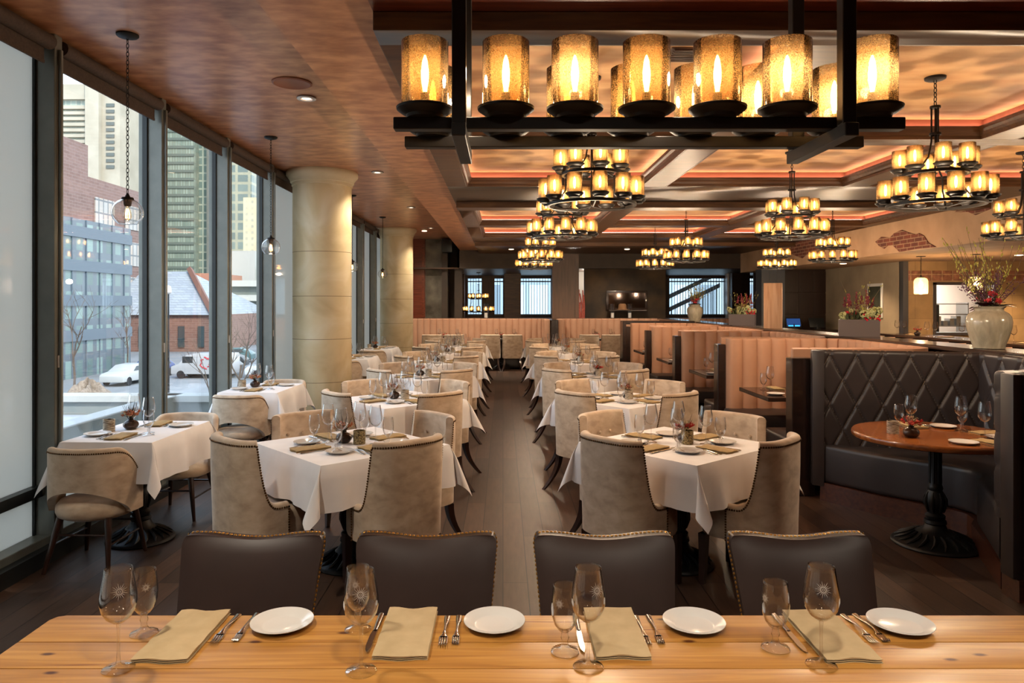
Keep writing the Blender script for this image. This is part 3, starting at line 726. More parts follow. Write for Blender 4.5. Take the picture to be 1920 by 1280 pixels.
ORD = ['nearest', 'second', 'third', 'fourth', 'fifth', 'farthest']
def dining_table(cx_, cy_, ang, row, k, half=.44):
    tn = '%s table %s of the aisle' % (ORD[k], row)
    t = MB().box(-half, half, -half, half, .72, .753).mesh('table_top', M_leg, bevel=.006, seg=1)
    thing('dining_table', 'square pedestal table under white cloth, the '+tn, 'table', [('table_top', t, None)]+K_ped, T(cx_, cy_, 0, ang), 'square dining tables')
    cl = cloth(half+.004, half+.004, .759, .25, k*7+len(row))
    thing('tablecloth', 'white cloth with pointed hanging corners on the '+tn, 'tablecloth', cl, T(cx_, cy_, 0, ang), 'white tablecloths in the two main rows')
    c = Vector((cx_, cy_, .76))
    d = .50
    for q, nm in ((0, 'far right'), (1, 'far left'), (2, 'near left'), (3, 'near right')):
        a = ang+q*pi/2; dx, dy = cos(a), sin(a)
        jit = random.Random(k*10+q+len(row)).uniform(-.06, .06); dd, sd = d, 0.0
        if k == 0 and q == 2 and row == 'left': dd, sd, jit = .575, -.085, .12
        if k == 0 and q == 3 and row == 'right': sd, jit = .045, .10
        thing('velvet_armchair', 'beige velvet armchair, %s side of the %s' % (nm, tn), 'chair', K_tub, T(cx_+dx*dd-dy*sd, cy_+dy*dd+dx*sd, 0, a+pi/2+jit), 'beige velvet armchairs around the dining tables')
        setting(c, a+pi/2, tn, nm, 0 if k < 3 else 1, back=.30)
    rr = random.Random(k*3+len(row))
    f = K_bud[2] if (row == 'right' and k in (0, 2)) else K_bud[k % 2]
    s_ = -1 if row == 'right' else 1
    thing('flower_vase', 'small round vase of dried flowers on the '+tn, 'vase', f, T(cx_-.05*s_, cy_+.02, .76, rr.uniform(0, 6)), 'bud vases of dried flowers')
    thing('candle_holder', '%s candle holder on the %s' % ('hammered brass' if k == 0 else 'birch bark', tn), 'candle holder', hold_brass if k == 0 else hold_birch, T(cx_+.055*s_*(-1 if row == 'right' else 1), cy_-.01, .76), 'candle holders on the dining tables')
for k in range(6):
    dining_table(-.964, 4.57+2.12*k, radians(42), 'left', k)
    dining_table(1.113, 4.57+2.12*k, radians(40.4), 'right', k)

# window tables: small rectangular tables with a chair at each end
for k, (cy_, nm) in enumerate(((5.03, 'nearest window table'), (7.58, 'second window table'), (11.75, 'third window table'), (14.15, 'farthest window table'))):
    cx_ = -2.53 if k < 2 else -2.42
    a = radians(-1.5); hx, hy = .295, .42
    t = MB().box(-hx, hx, -hy, hy, .72, .753).mesh('table_top', M_leg, bevel=.006, seg=1)
    thing('window_table', 'pedestal table under white cloth, the '+nm, 'table', [('table_top', t, None)]+K_ped, T(cx_, cy_, 0, a), 'small window tables')
    thing('tablecloth', 'white cloth with folded tails over the '+nm, 'tablecloth', cloth(hx+.004, hy+.004, .759, .25, 50+k), T(cx_, cy_, 0, a), 'white tablecloths on the window tables')
    c = Vector((cx_, cy_, .76))
    thing('window_chair', 'low round-backed beige chair at the near end of the '+nm, 'chair', K_win, T(cx_-.06, cy_-.42, 0, a), 'low beige window chairs')
    thing('window_chair', 'low round-backed beige chair at the far end of the '+nm, 'chair', K_win, T(cx_, cy_+.62, 0, a+pi), 'low beige window chairs')
    for q, s_ in ((0, 'near'), (1, 'far')): setting(c, a+pi*q, nm, s_, 0 if k < 2 else 1, back=.27)
    thing('flower_vase', 'small dark vase of orange dried flowers on the '+nm, 'vase', K_bud[0], T(cx_-.10, cy_+.06, .76, k), 'bud vases of dried flowers')
    thing('candle_holder', 'birch bark candle holder on the '+nm, 'candle holder', hold_birch, T(cx_-.20, cy_-.04, .76), 'candle holders on the dining tables')

# ------------------------------------------------------------------ the communal table in front
def front_table():
    m, nt, out = mat('yellow_pine_top'); b = pbsdf(nt, out, .42, 0, .4); b.inputs['Coat Weight'].default_value = .12; b.inputs['Coat Roughness'].default_value = .25
    n = N(nt, 'TexNoise'); n.inputs['Scale'].default_value = 2.2; n.inputs['Detail'].default_value = 9; n.inputs['Distortion'].default_value = 1.2
    nt.links.new(coords(nt, (.8, 16, 4)), n.inputs['Vector']); col = ramp(nt, n.outputs[0], [(.3, lin('#93602a')), (.5, lin('#a87433')), (.7, lin('#b88642'))])
    vo = N(nt, 'TexVoronoi'); vo.inputs['Scale'].default_value = 1; vo.voronoi_dimensions = '2D'
    nt.links.new(coords(nt, (2.2, 5, 1)), vo.inputs['Vector']); kn = ramp(nt, vo.outputs['Distance'], [(.02, (0, 0, 0, 1)), (.05, (1, 1, 1, 1))])
    mx = N(nt, 'Mix'); mx.data_type = 'RGBA'; nt.links.new(kn, mx.inputs[0]); mx.inputs[6].default_value = lin('#4d240c'); nt.links.new(col, mx.inputs[7])
    g = N(nt, 'TexNoise'); g.inputs['Scale'].default_value = 1.1; g.inputs['Detail'].default_value = 3; nt.links.new(coords(nt, (1.1, 30, 1)), g.inputs['Vector'])
    st = ramp(nt, g.outputs[0], [(.31, (0, 0, 0, 1)), (.345, (1, 1, 1, 1))])
    m2 = N(nt, 'Mix'); m2.data_type = 'RGBA'; nt.links.new(st, m2.inputs[0]); m2.inputs[6].default_value = lin('#7a4318'); nt.links.new(mx.outputs[2], m2.inputs[7]); nt.links.new(m2.outputs[2], b.inputs['Base Color'])
    bump(nt, n.outputs[0], b, .05, .003)
    y1 = 2.055; x0 = -1.275
    edge = [(x0, 1.0), (x0, y1-.03), (x0+.01, y1-.008), (x0+.03, y1), (2.6, y1), (2.6, 1.0)]
    kit = []
    ys = [1.0, 1.28, 1.60, 1.755, 1.892]; top = MB()
    for i in range(len(ys)):
        a = ys[i]+.0012; b_ = (ys[i+1] if i+1 < len(ys) else y1)-.0012
        if i == len(ys)-1: poly = [(x0, a), (x0, b_-.03), (x0+.01, b_-.008), (x0+.03, b_), (2.6, b_), (2.6, a)]
        else: poly = [(x0, a), (x0, b_), (2.6, b_), (2.6, a)]
        q = MB().prism(poly, .715, .76); kit.append(('plank', q.mesh('plank', m, 30, bevel=.0025, seg=2), None))
    for x in (-.9, 2.2):
        kit.append(('leg', MB().box(x-.05, x+.05, 1.1, 1.2, 0, .715).mesh('leg', M_pedtop, bevel=.006, seg=1), None)); kit.append(('leg', MB().box(x-.05, x+.05, 1.8, 1.9, 0, .715).mesh('leg', M_pedtop, bevel=.006, seg=1), None))
    thing('communal_table', 'long golden pine plank table across the bottom of the view', 'table', kit, T())
front_table()
pos = ['leftmost', 'second from the left', 'third from the left', 'rightmost']
# chairs behind the long table
for i, (x, tilt) in enumerate(((-.868, .0), (-.265, .0), (.352, .0), (1.032, -.0))):
    thing('leather_chair', 'brown leather chair with gold nailheads at the pine table, %s of four' % pos[i], 'chair', K_leather, T(x, 2.21, 0, pi+tilt), 'leather chairs at the pine table')
# settings, positions read on the table plane
Zt = .76
def PT(px, py, rz=0): p = at(px, py, Zt); return T(p.x, p.y, Zt, rz)
rows = [
 dict(w=(222, 1253), g=(270, 1187), n=(345, 1194, 188, .02), k=(312, 1185), f=((422, 1182), (459, 1180)), p=(529, 1173), ew=.55, eg=.6),
 dict(w=(677, 1258), g=(671, 1180), n=(763, 1189, 236, 0), k=(703, 1186), f=((834, 1186), (857, 1185)), p=(927, 1172), ew=.15, eg=0),
 dict(w=(1103, 1250), g=(1059, 1222), n=(1153, 1188, 236, 0), k=(1086, 1186), f=((1204, 1185), (1229, 1184)), p=(1301, 1173), ew=.45, eg=-.5),
 dict(w=(1540, 1247), g=(1454, 1215), n=(1553, 1193, 236, 0), k=(1480, 1187), f=((1613, 1182), (1636, 1181)), p=(1688, 1175), ew=-.3, eg=-1.2)]
for i, r in enumerate(rows):
    sn = 'the %s pine-table place' % pos[i].replace('from the left', 'from left')
    wk = K_wine+[('etched_emblem', Em_w, T(rz=r['ew']), [], 'etched white sun emblem')]; gk = K_gob+[('etched_emblem', Em_g, T(rz=r['eg']), [], 'etched sun emblem')]
    thing('wine_glass', 'large wine glass etched with a sun emblem at '+sn, 'wine glass', wk, PT(*r['w']), 'etched glasses on the pine table')
    thing('water_goblet', 'stout water goblet beside the wine glass at '+sn, 'water glass', gk, PT(*r['g']), 'etched glasses on the pine table')
    ax = (0, 0, 0, 0)[i]
    thing('folded_napkin', 'straw-coloured folded napkin at '+sn, 'napkin', nap_front[i], PT(r['n'][0], r['n'][1]), 'straw napkins on the pine table')
    thing('dinner_knife', 'steel dinner knife left of the napkin at '+sn, 'knife', K_knife, PT(r['k'][0], r['k'][1]) @ T(0, .11, 0, pi), 'knives on the pine table')
    for (q, me, nm) in ((0, fork_me, 'larger fork beside the napkin at '), (1, fork_s, 'smaller fork beside the plate at ')):
        thing('dinner_fork' if q == 0 else 'salad_fork', nm+sn, 'fork', me, PT(*r['f'][q]) @ T(0, .1, 0, pi), 'forks on the pine table')
    thing('bread_plate', 'round white bread plate at '+sn, 'plate', plate_me, PT(*r['p']), 'bread plates on the pine table')
# ------------------------------------------------------------------ booths
def resample(pts, step):
    P = [Vector((*p, 0)) for p in pts]; L = sum((b-a).length for a, b in zip(P, P[1:])); n = max(2, round(L/step)); st = L/n
    out = [P[0].copy()]; s_ = [0.0]; i = 0; acc = 0
    for k in range(1, n):
        d = k*st
        while acc+(P[i+1]-P[i]).length < d: acc += (P[i+1]-P[i]).length; i += 1
        out.append(P[i].lerp(P[i+1], (d-acc)/(P[i+1]-P[i]).length)); s_.append(d)
    return out+[P[-1].copy()], s_+[L]
def rounded(pts, r, n=7):
    out = [pts[0]]
    for a, b, c_ in zip(pts, pts[1:], pts[2:]):
        A, B, C = Vector(a), Vector(b), Vector(c_); u = (A-B).normalized(); v = (C-B).normalized()
        p, q = B+u*r, B+v*r
        for k in range(n+1):
            t = k/n; out.append(tuple(p*(1-t)**2+B*2*t*(1-t)+q*t*t))
    return out+[pts[-1]]
def padded(pts, z0, z1, th, disp, step=.02, nz=14, nsign=1, round_top=.03):
    """upholstered band: front face displaced, top rolled, ends closed; normal = nsign * left of the path"""
    if disp == 'channel':
        L = sum((Vector(b)-Vector(a)).length for a, b in zip(pts, pts[1:])); w_ = L/round(L/.165); disp = lambda s, z: .034*abs(sin(pi*s/w_))**.6-.004; step = w_/12
    P, s_ = resample(pts, step); n = len(P); rows = []
    L = s_[-1]
    for i, p in enumerate(P):
        t = (P[min(n-1, i+1)]-P[max(0, i-1)]).normalized(); nr = Vector((-t.y, t.x, 0))*nsign; row = []
        e = min(1, s_[i]/.03, (L-s_[i])/.03); e = sqrt(max(0, 1-(1-e)**2))
        for j in range(nz+1):
            z = z0+(z1-round_top-z0)*j/nz; row.append(p+nr*((th+disp(s_[i], z))*(.35+.65*e))+Vector((0, 0, z)))
        d = th+disp(s_[i], z1-round_top)
        for k in range(1, 7):
            a = pi/2*k/6; row.append(p+nr*((d-round_top+round_top*cos(a))*(.35+.65*e))+Vector((0, 0, z1-round_top+(round_top)*sin(a)*(1 if disp(s_[i], z1) > .004 else .82))))
        row.append(p+Vector((0, 0, z1-.008))); row.append(p+Vector((0, 0, z0))); row.append(row[0].copy()); rows.append(row)
    mb = MB(); mb.grid(rows)
    mb.add(rows[0][:-1], [list(range(len(rows[0])-1))]); mb.add(rows[-1][:-1], [list(range(len(rows[0])-1))[::-1]])
    return mb
XR = 3.88
def booth(k, yn, yf, name, tname, col=M_pink):
    path = rounded([(2.54, yn), (XR, yn), (XR, yf), (2.54, yf)], .42)
    b = padded(path, .42, 1.255, .085, 'channel', nsign=1).mesh('backrest', col, 50)
    # bench follows the inside of the back
    inner = rounded([(2.50, yn+.60), (XR-.56, yn+.60), (XR-.56, yf-.60), (2.50, yf-.60)], .16)
    outer = rounded([(2.50, yn+.04), (XR-.04, yn+.04), (XR-.04, yf-.04), (2.50, yf-.04)], .38)
    seat = MB().prism(outer+inner[::-1], .30, .465).mesh('seat', M_booth, 40, bevel=.035, seg=3)
    inn2 = rounded([(2.56, yn+.55), (XR-.51, yn+.55), (XR-.51, yf-.55), (2.56, yf-.55)], .16); out2 = rounded([(2.56, yn+.04), (XR-.04, yn+.04), (XR-.04, yf-.04), (2.56, yf-.04)], .38)
    base = MB().prism(out2+inn2[::-1], 0, .30).mesh('plinth', M_ebony, 30)
    kit = [('backrest', b, None, [], 'salmon channelled backrest'), ('seat', seat, None), ('plinth', base, None)]
    cap = MB().box(2.45, 2.54, yf-.0, yf+.16, 0, 1.18).mesh('end_panel', M_ebony, bevel=.006, seg=1)
    kit.append(('end_panel', cap, None))
    if k == 3: kit.append(('end_frame', MB().box(2.38, 2.45, 14.3, 14.62, 0, 1.29).box(2.45, XR, 14.56, 14.62, 1.22, 1.29).mesh('end_frame', M_ebony, bevel=.008, seg=1), None, [], 'black capped end frame'))
    thing('banquette_booth', name, 'booth', kit, T(), 'salmon channelled booths on the right')
    # the table
    yt = (yn+yf)/2-.05; tm = MB().box(2.50, 3.25, yt-.42, yt+.42, .72, .76).mesh('table_top', M_ebony, bevel=.005, seg=1)
    thing('booth_table', 'dark rectangular table inside the '+tname, 'table', [('table_top', tm, None)]+[(n_, m_, T(2.95, yt, 0)) for n_, m_, _ in K_ped], T(), 'dark booth tables')
    for q, sd in ((0, 'near'), (1, 'far')): setting(Vector((2.83, yt, .76)), pi*q, tname, sd+' side', 1, back=.30)
    thing('flower_vase', 'small vase of dried flowers on the table in the '+tname, 'vase', K_bud[2], T(3.12, yt, .76, k), 'bud vases of dried flowers')
YP = [6.30, 8.27, 10.32, 12.37, 14.42]
bn = ['nearest salmon booth', 'second salmon booth', 'third salmon booth', 'farthest salmon booth']
for k in range(4): booth(k, YP[k]+(.10 if k else .0), YP[k+1]-.06, 'channelled U-shaped booth behind the dark leather booth, the '+bn[k], bn[k])
# black-framed end of the farthest booth
# panel between the dark booth and the salmon booths

# the charcoal leather booth with diamond stitching
A_, B_, C_, D_ = (2.66, 6.12), (3.84, 5.74), (3.87, 4.45), (2.86, 4.09)
def quilt(s, z):
    u = s/.2; v = (z-1.22)/.41
    a = 1-abs(((u+v) % 1)-.5)*2; b = 1-abs(((u-v) % 1)-.5)*2
    e = min(1-a, 1-b); return .02-.02*(1-min(1, e/.2))**1.5
def quilted(p, q, name, z0=.42, z1=1.26, nsign=-1):
    L = (Vector(q)-Vector(p)).length
    m = padded([p, q], z0, z1, .07, quilt, step=.01, nz=84, nsign=nsign, round_top=.03).mesh('quilted_back', M_booth, 60)
    st = MB(); t = (Vector((*q, 0))-Vector((*p, 0))).normalized(); nr = Vector((-t.y, t.x, 0))*nsign; o = Vector((*p, 0))
    for sg in (1, -1):
        for k in range(-6, 16):
            seg = []
            for i in range(80):
                z = z0+.02+(z1-.035-z0-.02)*i/79; v = (z-1.22)/.41; s_ = (.5+k-sg*v)*.2
                if .03 < s_ < L-.02: seg.append(o+t*s_+nr*(.07+quilt(s_, z)+.0045)+Vector((0, 0, z)))
            if len(seg) > 3: st.tube(seg[::3]+[seg[-1]], .0014, 4)
    return [(name, m, None, [('contrast_stitching', st.mesh('stitching', M_thread, 40), None)])]
kit = quilted(A_, B_, 'backrest')+quilted(B_, C_, 'backrest')+quilted(C_, D_, 'backrest')
kit.append(('end_panel', MB().box(2.47, 2.67, 6.15, 6.29, 0, 1.18).mesh('end_panel', M_ebony, bevel=.006, seg=1), None, [], 'wide dark wood end panel'))
kit.append(('side_post', MB().prism([(2.62, 6.14), (2.60, 6.05), (2.68, 6.00), (2.70, 6.10)], .12, 1.255).mesh('side_post', M_booth, bevel=.012), None))
seat = [(2.66, 6.06), (3.80, 5.69), (3.83, 4.48), (2.86, 4.15), (3.20, 4.86), (3.30, 4.97), (3.33, 5.12), (3.28, 5.26), (2.96, 5.58)]
kit.append(('seat', MB().prism(seat, .15, .47).mesh('seat', M_booth, 40, bevel=.04, seg=4), None))
kit.append(('toe_kick', MB().prism([(2.66, 6.04), (3.80, 5.68), (3.83, 4.50), (2.87, 4.15), (3.19, 4.90), (3.27, 5.0), (3.30, 5.12), (3.25, 5.24), (2.95, 5.56)], 0, .15).mesh('toe_kick', M_toekick, 30), None, [], 'mahogany toe kick'))
thing('leather_booth', 'charcoal leather booth with diamond stitching around the round table', 'booth', kit, T())
# the next booth nearer, of which the back shows at the right edge
kit = quilted((2.87, 4.05), (3.88, 4.02), 'backrest', .12, 1.26, -1)
kit.append(('side_post', MB().prism([(2.83, 4.10), (2.82, 3.98), (2.87, 3.975), (2.88, 4.10)], .12, 1.255).mesh('side_post', M_booth, bevel=.01), None))
kit.append(('toe_kick', MB().box(2.84, 3.88, 3.96, 4.10, 0, .12).mesh('toe_kick', M_toekick), None, [], 'mahogany toe kick'))
thing('leather_booth', 'stitched leather booth back at the right edge, nearest the camera', 'booth', kit, T())
# round table
rt = MB().lathe([(.001, .715), (.5, .715), (.515, .722), (.52, .735), (.52, .75), (.512, .76), (.001, .76)], 72).mesh('table_top', M_pedtop, 40)
pk = pedestal(.27, .715, .24)
thing('round_table', 'round reclaimed-wood table on a cast iron pedestal in the leather booth', 'table', [('table_top', rt, None, [], 'orange-brown plank top')]+pk, T(2.96, 4.93))
rn = 'round wooden table'
setting(Vector((2.98, 4.93, .76)), radians(185), rn, 'far side', 0, back=.30)
setting(Vector((3.02, 4.88, .76)), radians(95), rn, 'ledge side', 0, back=.32)
setting(Vector((3.0, 4.86, .76)), radians(20), rn, 'near side', 0, back=.34)
thing('flower_vase', 'dark glazed vase of dried flowers with a red bloom on the round table', 'vase', K_bud[2], T(2.71, 4.78, .76), 'bud vases of dried flowers')
thing('candle_holder', 'birch bark candle holder behind the vase on the round table', 'candle holder', hold_birch, T(2.665, 4.92, .76), 'candle holders on the dining tables')

# ledge wall behind the booths
M_ledge = wood_mat('ledge_dark_wood', ['#241813', '#3a281f', '#4b352a'], 2, (12, 1, 12), .25, coat=.4)
struct('wall_booth_ledge', MB().box(3.95, 4.22, 3.0, 18.2, 0, 1.23).mesh('ledge_wall', M_ebony))
struct('trim_ledge', MB().box(3.90, 4.30, 2.9, 18.2, 1.23, 1.27).mesh('ledge_top', M_ledge, bevel=.006, seg=1))

# rear banquettes
def rear(path, lab):
    b = padded(path, .42, 1.245, .09, 'channel', nsign=-1).mesh('backrest', M_pink, 50)
    P = [Vector((*p, 0)) for p in path]; 
    def off(d):
        r = []
        for i, p in enumerate(P):
            t = (P[min(len(P)-1, i+1)]-P[max(0, i-1)]).normalized(); r.append(tuple((p+Vector((t.y, -t.x, 0))*d)[:2]))
        return r
    s = MB().prism(off(.03)+off(.56)[::-1], .30, .46).mesh('seat', M_booth, 40, bevel=.03); pl = MB().prism(off(.03)+off(.50)[::-1], 0, .30).mesh('plinth', M_ebony, 30)
    thing('banquette', lab, 'banquette', [('backrest', b, None), ('seat', s, None), ('plinth', pl, None)], T(), 'channelled rear banquettes')
rear(rounded([(-2.75, 18.95), (1.17, 18.95), (1.17, 17.9)], .35), 'long channelled salmon banquette across the rear, left of the dark post')
rear(rounded([(1.38, 17.9), (1.38, 18.95), (6.0, 18.95)], .35), 'channelled salmon banquette across the rear, right of the dark post')
thing('banquette_post', 'dark wood post between the two rear banquettes', 'post', MB().box(1.19, 1.36, 17.7, 19.0, 0, 1.235).mesh('post', M_ebony, bevel=.006, seg=1), T())
struct('wall_back_low', MB().box(-2.95, 6.0, 19.0, 19.1, 0, 1.22).mesh('low_wall', M_redwood)); struct('trim_back_ledge', MB().box(-2.95, 6.0, 18.97, 19.32, 1.22, 1.25).mesh('back_ledge', M_beam))
for k, x in enumerate((-1.46, -.04, 2.37)):
    nm = ('rear table by the far column', 'rear table facing the aisle', 'rear table right of the dark post')[k]
    tm = MB().box(-.42, .42, -.35, .35, .72, .76).mesh('table_top', M_ebony, bevel=.005, seg=1)
    thing('rear_table', 'dark wood table in front of the banquette, the '+nm, 'table', [('table_top', tm, None)]+K_ped, T(x, 18.1, 0), 'dark rear tables')
    for s_, d in ((-.27, 'left'), (.27, 'right')):
        thing('velvet_armchair', 'beige armchair seen from behind, %s one at the %s' % (d, nm), 'chair', K_tub, T(x+s_, 17.66, 0), 'beige velvet armchairs at the rear')
        setting(Vector((x+s_*.8, 18.05, .76)), 0, nm, d, 1, back=.28)
    thing('flower_vase', 'tiny vase of dried flowers on the '+nm, 'vase', K_bud[2], T(x, 18.15, .76), 'bud vases of dried flowers')
# ------------------------------------------------------------------ lamps
def amber(nm='seeded_amber_glass', lo=.2, hi=.5):
    m, nt, out = mat(nm); L = nt.links.new
    t = N(nt, 'BsdfTransparent'); t.inputs[0].default_value = (1, .87, .66, 1)
    tr = N(nt, 'BsdfTranslucent'); tr.inputs[0].default_value = (1, .74, .42, 1); df = N(nt, 'BsdfDiffuse'); df.inputs[0].default_value = (.7, .5, .28, 1)
    a = N(nt, 'MixShader'); a.inputs[0].default_value = .2; L(tr.outputs[0], a.inputs[1]); L(df.outputs[0], a.inputs[2])
    n = N(nt, 'TexNoise'); n.inputs['Scale'].default_value = 300; n.inputs['Detail'].default_value = 2; L(coords(nt), n.inputs['Vector'])
    sp = ramp(nt, n.outputs[0], [(.44, (lo, lo, lo, 1)), (.62, (hi, hi, hi, 1))])
    b = N(nt, 'MixShader'); L(sp, b.inputs[0]); L(t.outputs[0], b.inputs[1]); L(a.outputs[0], b.inputs[2])
    g = N(nt, 'BsdfGlossy'); g.inputs['Roughness'].default_value = .08; fr = N(nt, 'Fresnel'); fr.inputs[0].default_value = 1.5
    c_ = N(nt, 'MixShader'); L(fr.outputs[0], c_.inputs[0]); L(b.outputs[0], c_.inputs[1]); L(g.outputs[0], c_.inputs[2]); L(c_.outputs[0], out.inputs[0]); return m
M_amber = amber()
M_amber2 = amber('amber_glass_small', .34, .6)
M_bulb = glow('lit_filament_bulb', '#ffcf90', 17); M_bulb2 = glow('lit_small_bulb', '#ffd49a', 38)
M_bulbdim = glow('dim_filament', '#ffb060', 9)
def shade(r, h, n=32, am=None):
    t = .0022; return MB().lathe([(r, 0), (r, h), (r-t/2, h+.001), (r-t, h), (r-t, .003)], n).mesh('shade', am or M_amber, 60)
def bulb(h, r): return MB().lathe([(.001, h*.22), (r*.5, h*.24), (r, h*.42), (r*1.05, h*.55), (r*.7, h*.72), (r*.25, h*.8), (.001, h*.81)], 14)
def candle_kit(r, h, n=32, mb=M_bulb, am=None):
    sock = MB().lathe([(.012, 0), (.012, h*.22), (.001, h*.22)], 12).mesh('socket', M_iron)
    cup = MB().lathe([(.001, -.028), (r*.75, -.028), (r*.8, -.020), (r*.98, -.016), (r*1.2, -.006), (r*1.22, .0), (r*1.05, .004), (.001, .002)], n).mesh('cup', M_iron, 40)
    return shade(r, h, n, am), bulb(h, r*.16).mesh('bulb', mb, 60), sock, cup
# linear chandelier over the pine table
sh, bu, so, cu = candle_kit(.0625, .172, 48)
XS = (-.208, .008, .192, .383, .572, .758, .985); zr = 2.11
kit = []
for y, nm in ((1.92, 'rail'), (2.14, 'rail')):
    kit.append(('rail', MB().box(-.29, 1.065, y-.018, y+.018, zr, zr+.032).mesh('rail', M_iron, bevel=.002, seg=1), None))
    for x in XS: kit.append(('candle_shade', sh, T(x, y, zr+.062), [('bulb', bu, None), ('socket', so, None)])); kit.append(('shade_cup', cu, T(x, y, zr+.060)))
for x in (-.113, .888):
    kit.append(('cross_bar', MB().box(x-.018, x+.018, 1.83, 2.21, zr-.034, zr).mesh('cross_bar', M_iron, bevel=.002, seg=1), None))
    for y in (1.86, 2.18): kit.append(('post', MB().box(x-.018, x+.018, y-.018, y+.018, zr, 3.04).mesh('post', M_iron, bevel=.002, seg=1), None))
thing('linear_chandelier', 'long black iron chandelier with two rows of seeded amber glass cylinders, overhead in front', 'chandelier', kit, T())
for x in (-.1, .19, .48, .76, 1.0):
    for y in (1.92, 2.14): light('POINT', (x, y, zr+.15), 1.1, WARM, .02)
# two-tier ring chandeliers
def link_me(a=.016, b=.009, r=.0028): return MB().tube([(b*cos(2*pi*k/14), 0, a*sin(2*pi*k/14)) for k in range(14)], r, 6, closed=True)
def chain_mb(z0, z1, a=.017, b=.0095, r=.003):
    mb = MB(); n = max(1, int((z1-z0)/(a*1.55))); st = (z1-z0)/n
    for k in range(n): mb.tube([(b*cos(2*pi*q/12), 0, a*sin(2*pi*q/12)) for q in range(12)], r, 5, closed=True, M=T(0, 0, z0+st*(k+.5), pi/2*(k % 2)))
    return mb
def ring_kit(ztop, zu, zl, ru=.205, rl=.30, rs=.047, hs=.122, nu=8, nl=12, seg=24, lo=0):
    """z values relative to 0 = lower ring top"""
    sh, bu, so, cu = candle_kit(rs, hs, seg, M_bulb2, M_amber2); kit = []
    def ring(r, z): return MB().lathe([(r-.009, z-.022), (r+.009, z-.022), (r+.009, z-.004), (r-.009, z-.004)], 56, closed=True).mesh('ring', M_iron, 40)
    kit.append(('ring', ring(ru-.02, zu), None)); kit.append(('ring', ring(rl-.02, zl), None))
    for n, r, z, o in ((nu, ru, zu, .2), (nl, rl, zl, .1)):
        for k in range(n):
            a = 2*pi*(k+o)/n; M = T(r*cos(a), r*sin(a), z+.026, a)
            kit.append(('candle_shade', sh, M, [('bulb', bu, None), ('socket', so, None)])); kit.append(('shade_cup', cu, M))
    fr = MB()
    for k in range(3):
        a = 2*pi*k/3+.5; c_, s_ = cos(a), sin(a)
        fr.tube([(.022*c_, .022*s_, zu+.42), (.022*c_, .022*s_, zu+.2), (.04*c_, .04*s_, zu+.1), (.10*c_, .10*s_, zu+.02), ((ru-.03)*c_, (ru-.03)*s_, zu-.012)], .006, 6)
        fr.tube([((ru-.02)*c_, (ru-.02)*s_, zu-.012), ((ru-.02)*c_, (ru-.02)*s_, zu-.10), ((rl-.02)*c_, (rl-.02)*s_, zl-.012)], .006, 6)
    fr.lathe([(.03, zu+.24), (.036, zu+.24), (.036, zu+.255), (.03, zu+.255)], 20, closed=True); fr.lathe([(.001, zu+.415), (.032, zu+.415), (.032, zu+.43), (.001, zu+.43)], 16)
    fr.tube([(0, 0, zl-.012), (0, 0, zu+.42)], .005, 6)
    for k in range(3):
        a = 2*pi*k/3+.5; fr.tube([(0, 0, zl-.02), (.1*cos(a), .1*sin(a), zl-.035), ((rl-.02)*cos(a), (rl-.02)*sin(a), zl-.014)], .005, 6)
    kit.append(('frame', fr.mesh('stem_frame', M_iron, 50), None))
    kit.append(('chain', chain_mb(zu+.43, ztop-.012).mesh('chain', M_iron, 50), None))
    kit.append(('canopy', MB().lathe([(.001, ztop-.02), (.05, ztop-.02), (.062, ztop-.014), (.064, ztop), (.001, ztop)], 28).mesh('canopy', M_iron, 40), None))
    return kit
K_ring = ring_kit(3.117, 2.50, 2.30)
colx = (.575, 2.81, 5.06); rowy = (4.68, 7.0, 11.05, 13.3)
cn = ('left column of three', 'middle column of three', 'right column of three'); rn_ = ('nearest', 'second', 'third', 'farthest')
for j, y in enumerate(rowy):
    for i, x in enumerate(colx):
        thing('ring_chandelier', 'two-tier iron ring chandelier with amber shades, %s, %s' % (rn_[j], cn[i]), 'chandelier', K_ring, T(x, y, 0, j*.5+i*.3), 'two-tier ring chandeliers')
        light('POINT', (x, y, 1.98), 24, WARM, .04)
K_ring2 = ring_kit(2.565, 1.78, 1.40, .26, .42, .055, .13, 8, 12, 16)
thing('ring_chandelier', 'large low-hung two-tier chandelier in the room behind the rear banquette', 'chandelier', K_ring2, T(-.73, 21.5, 0))
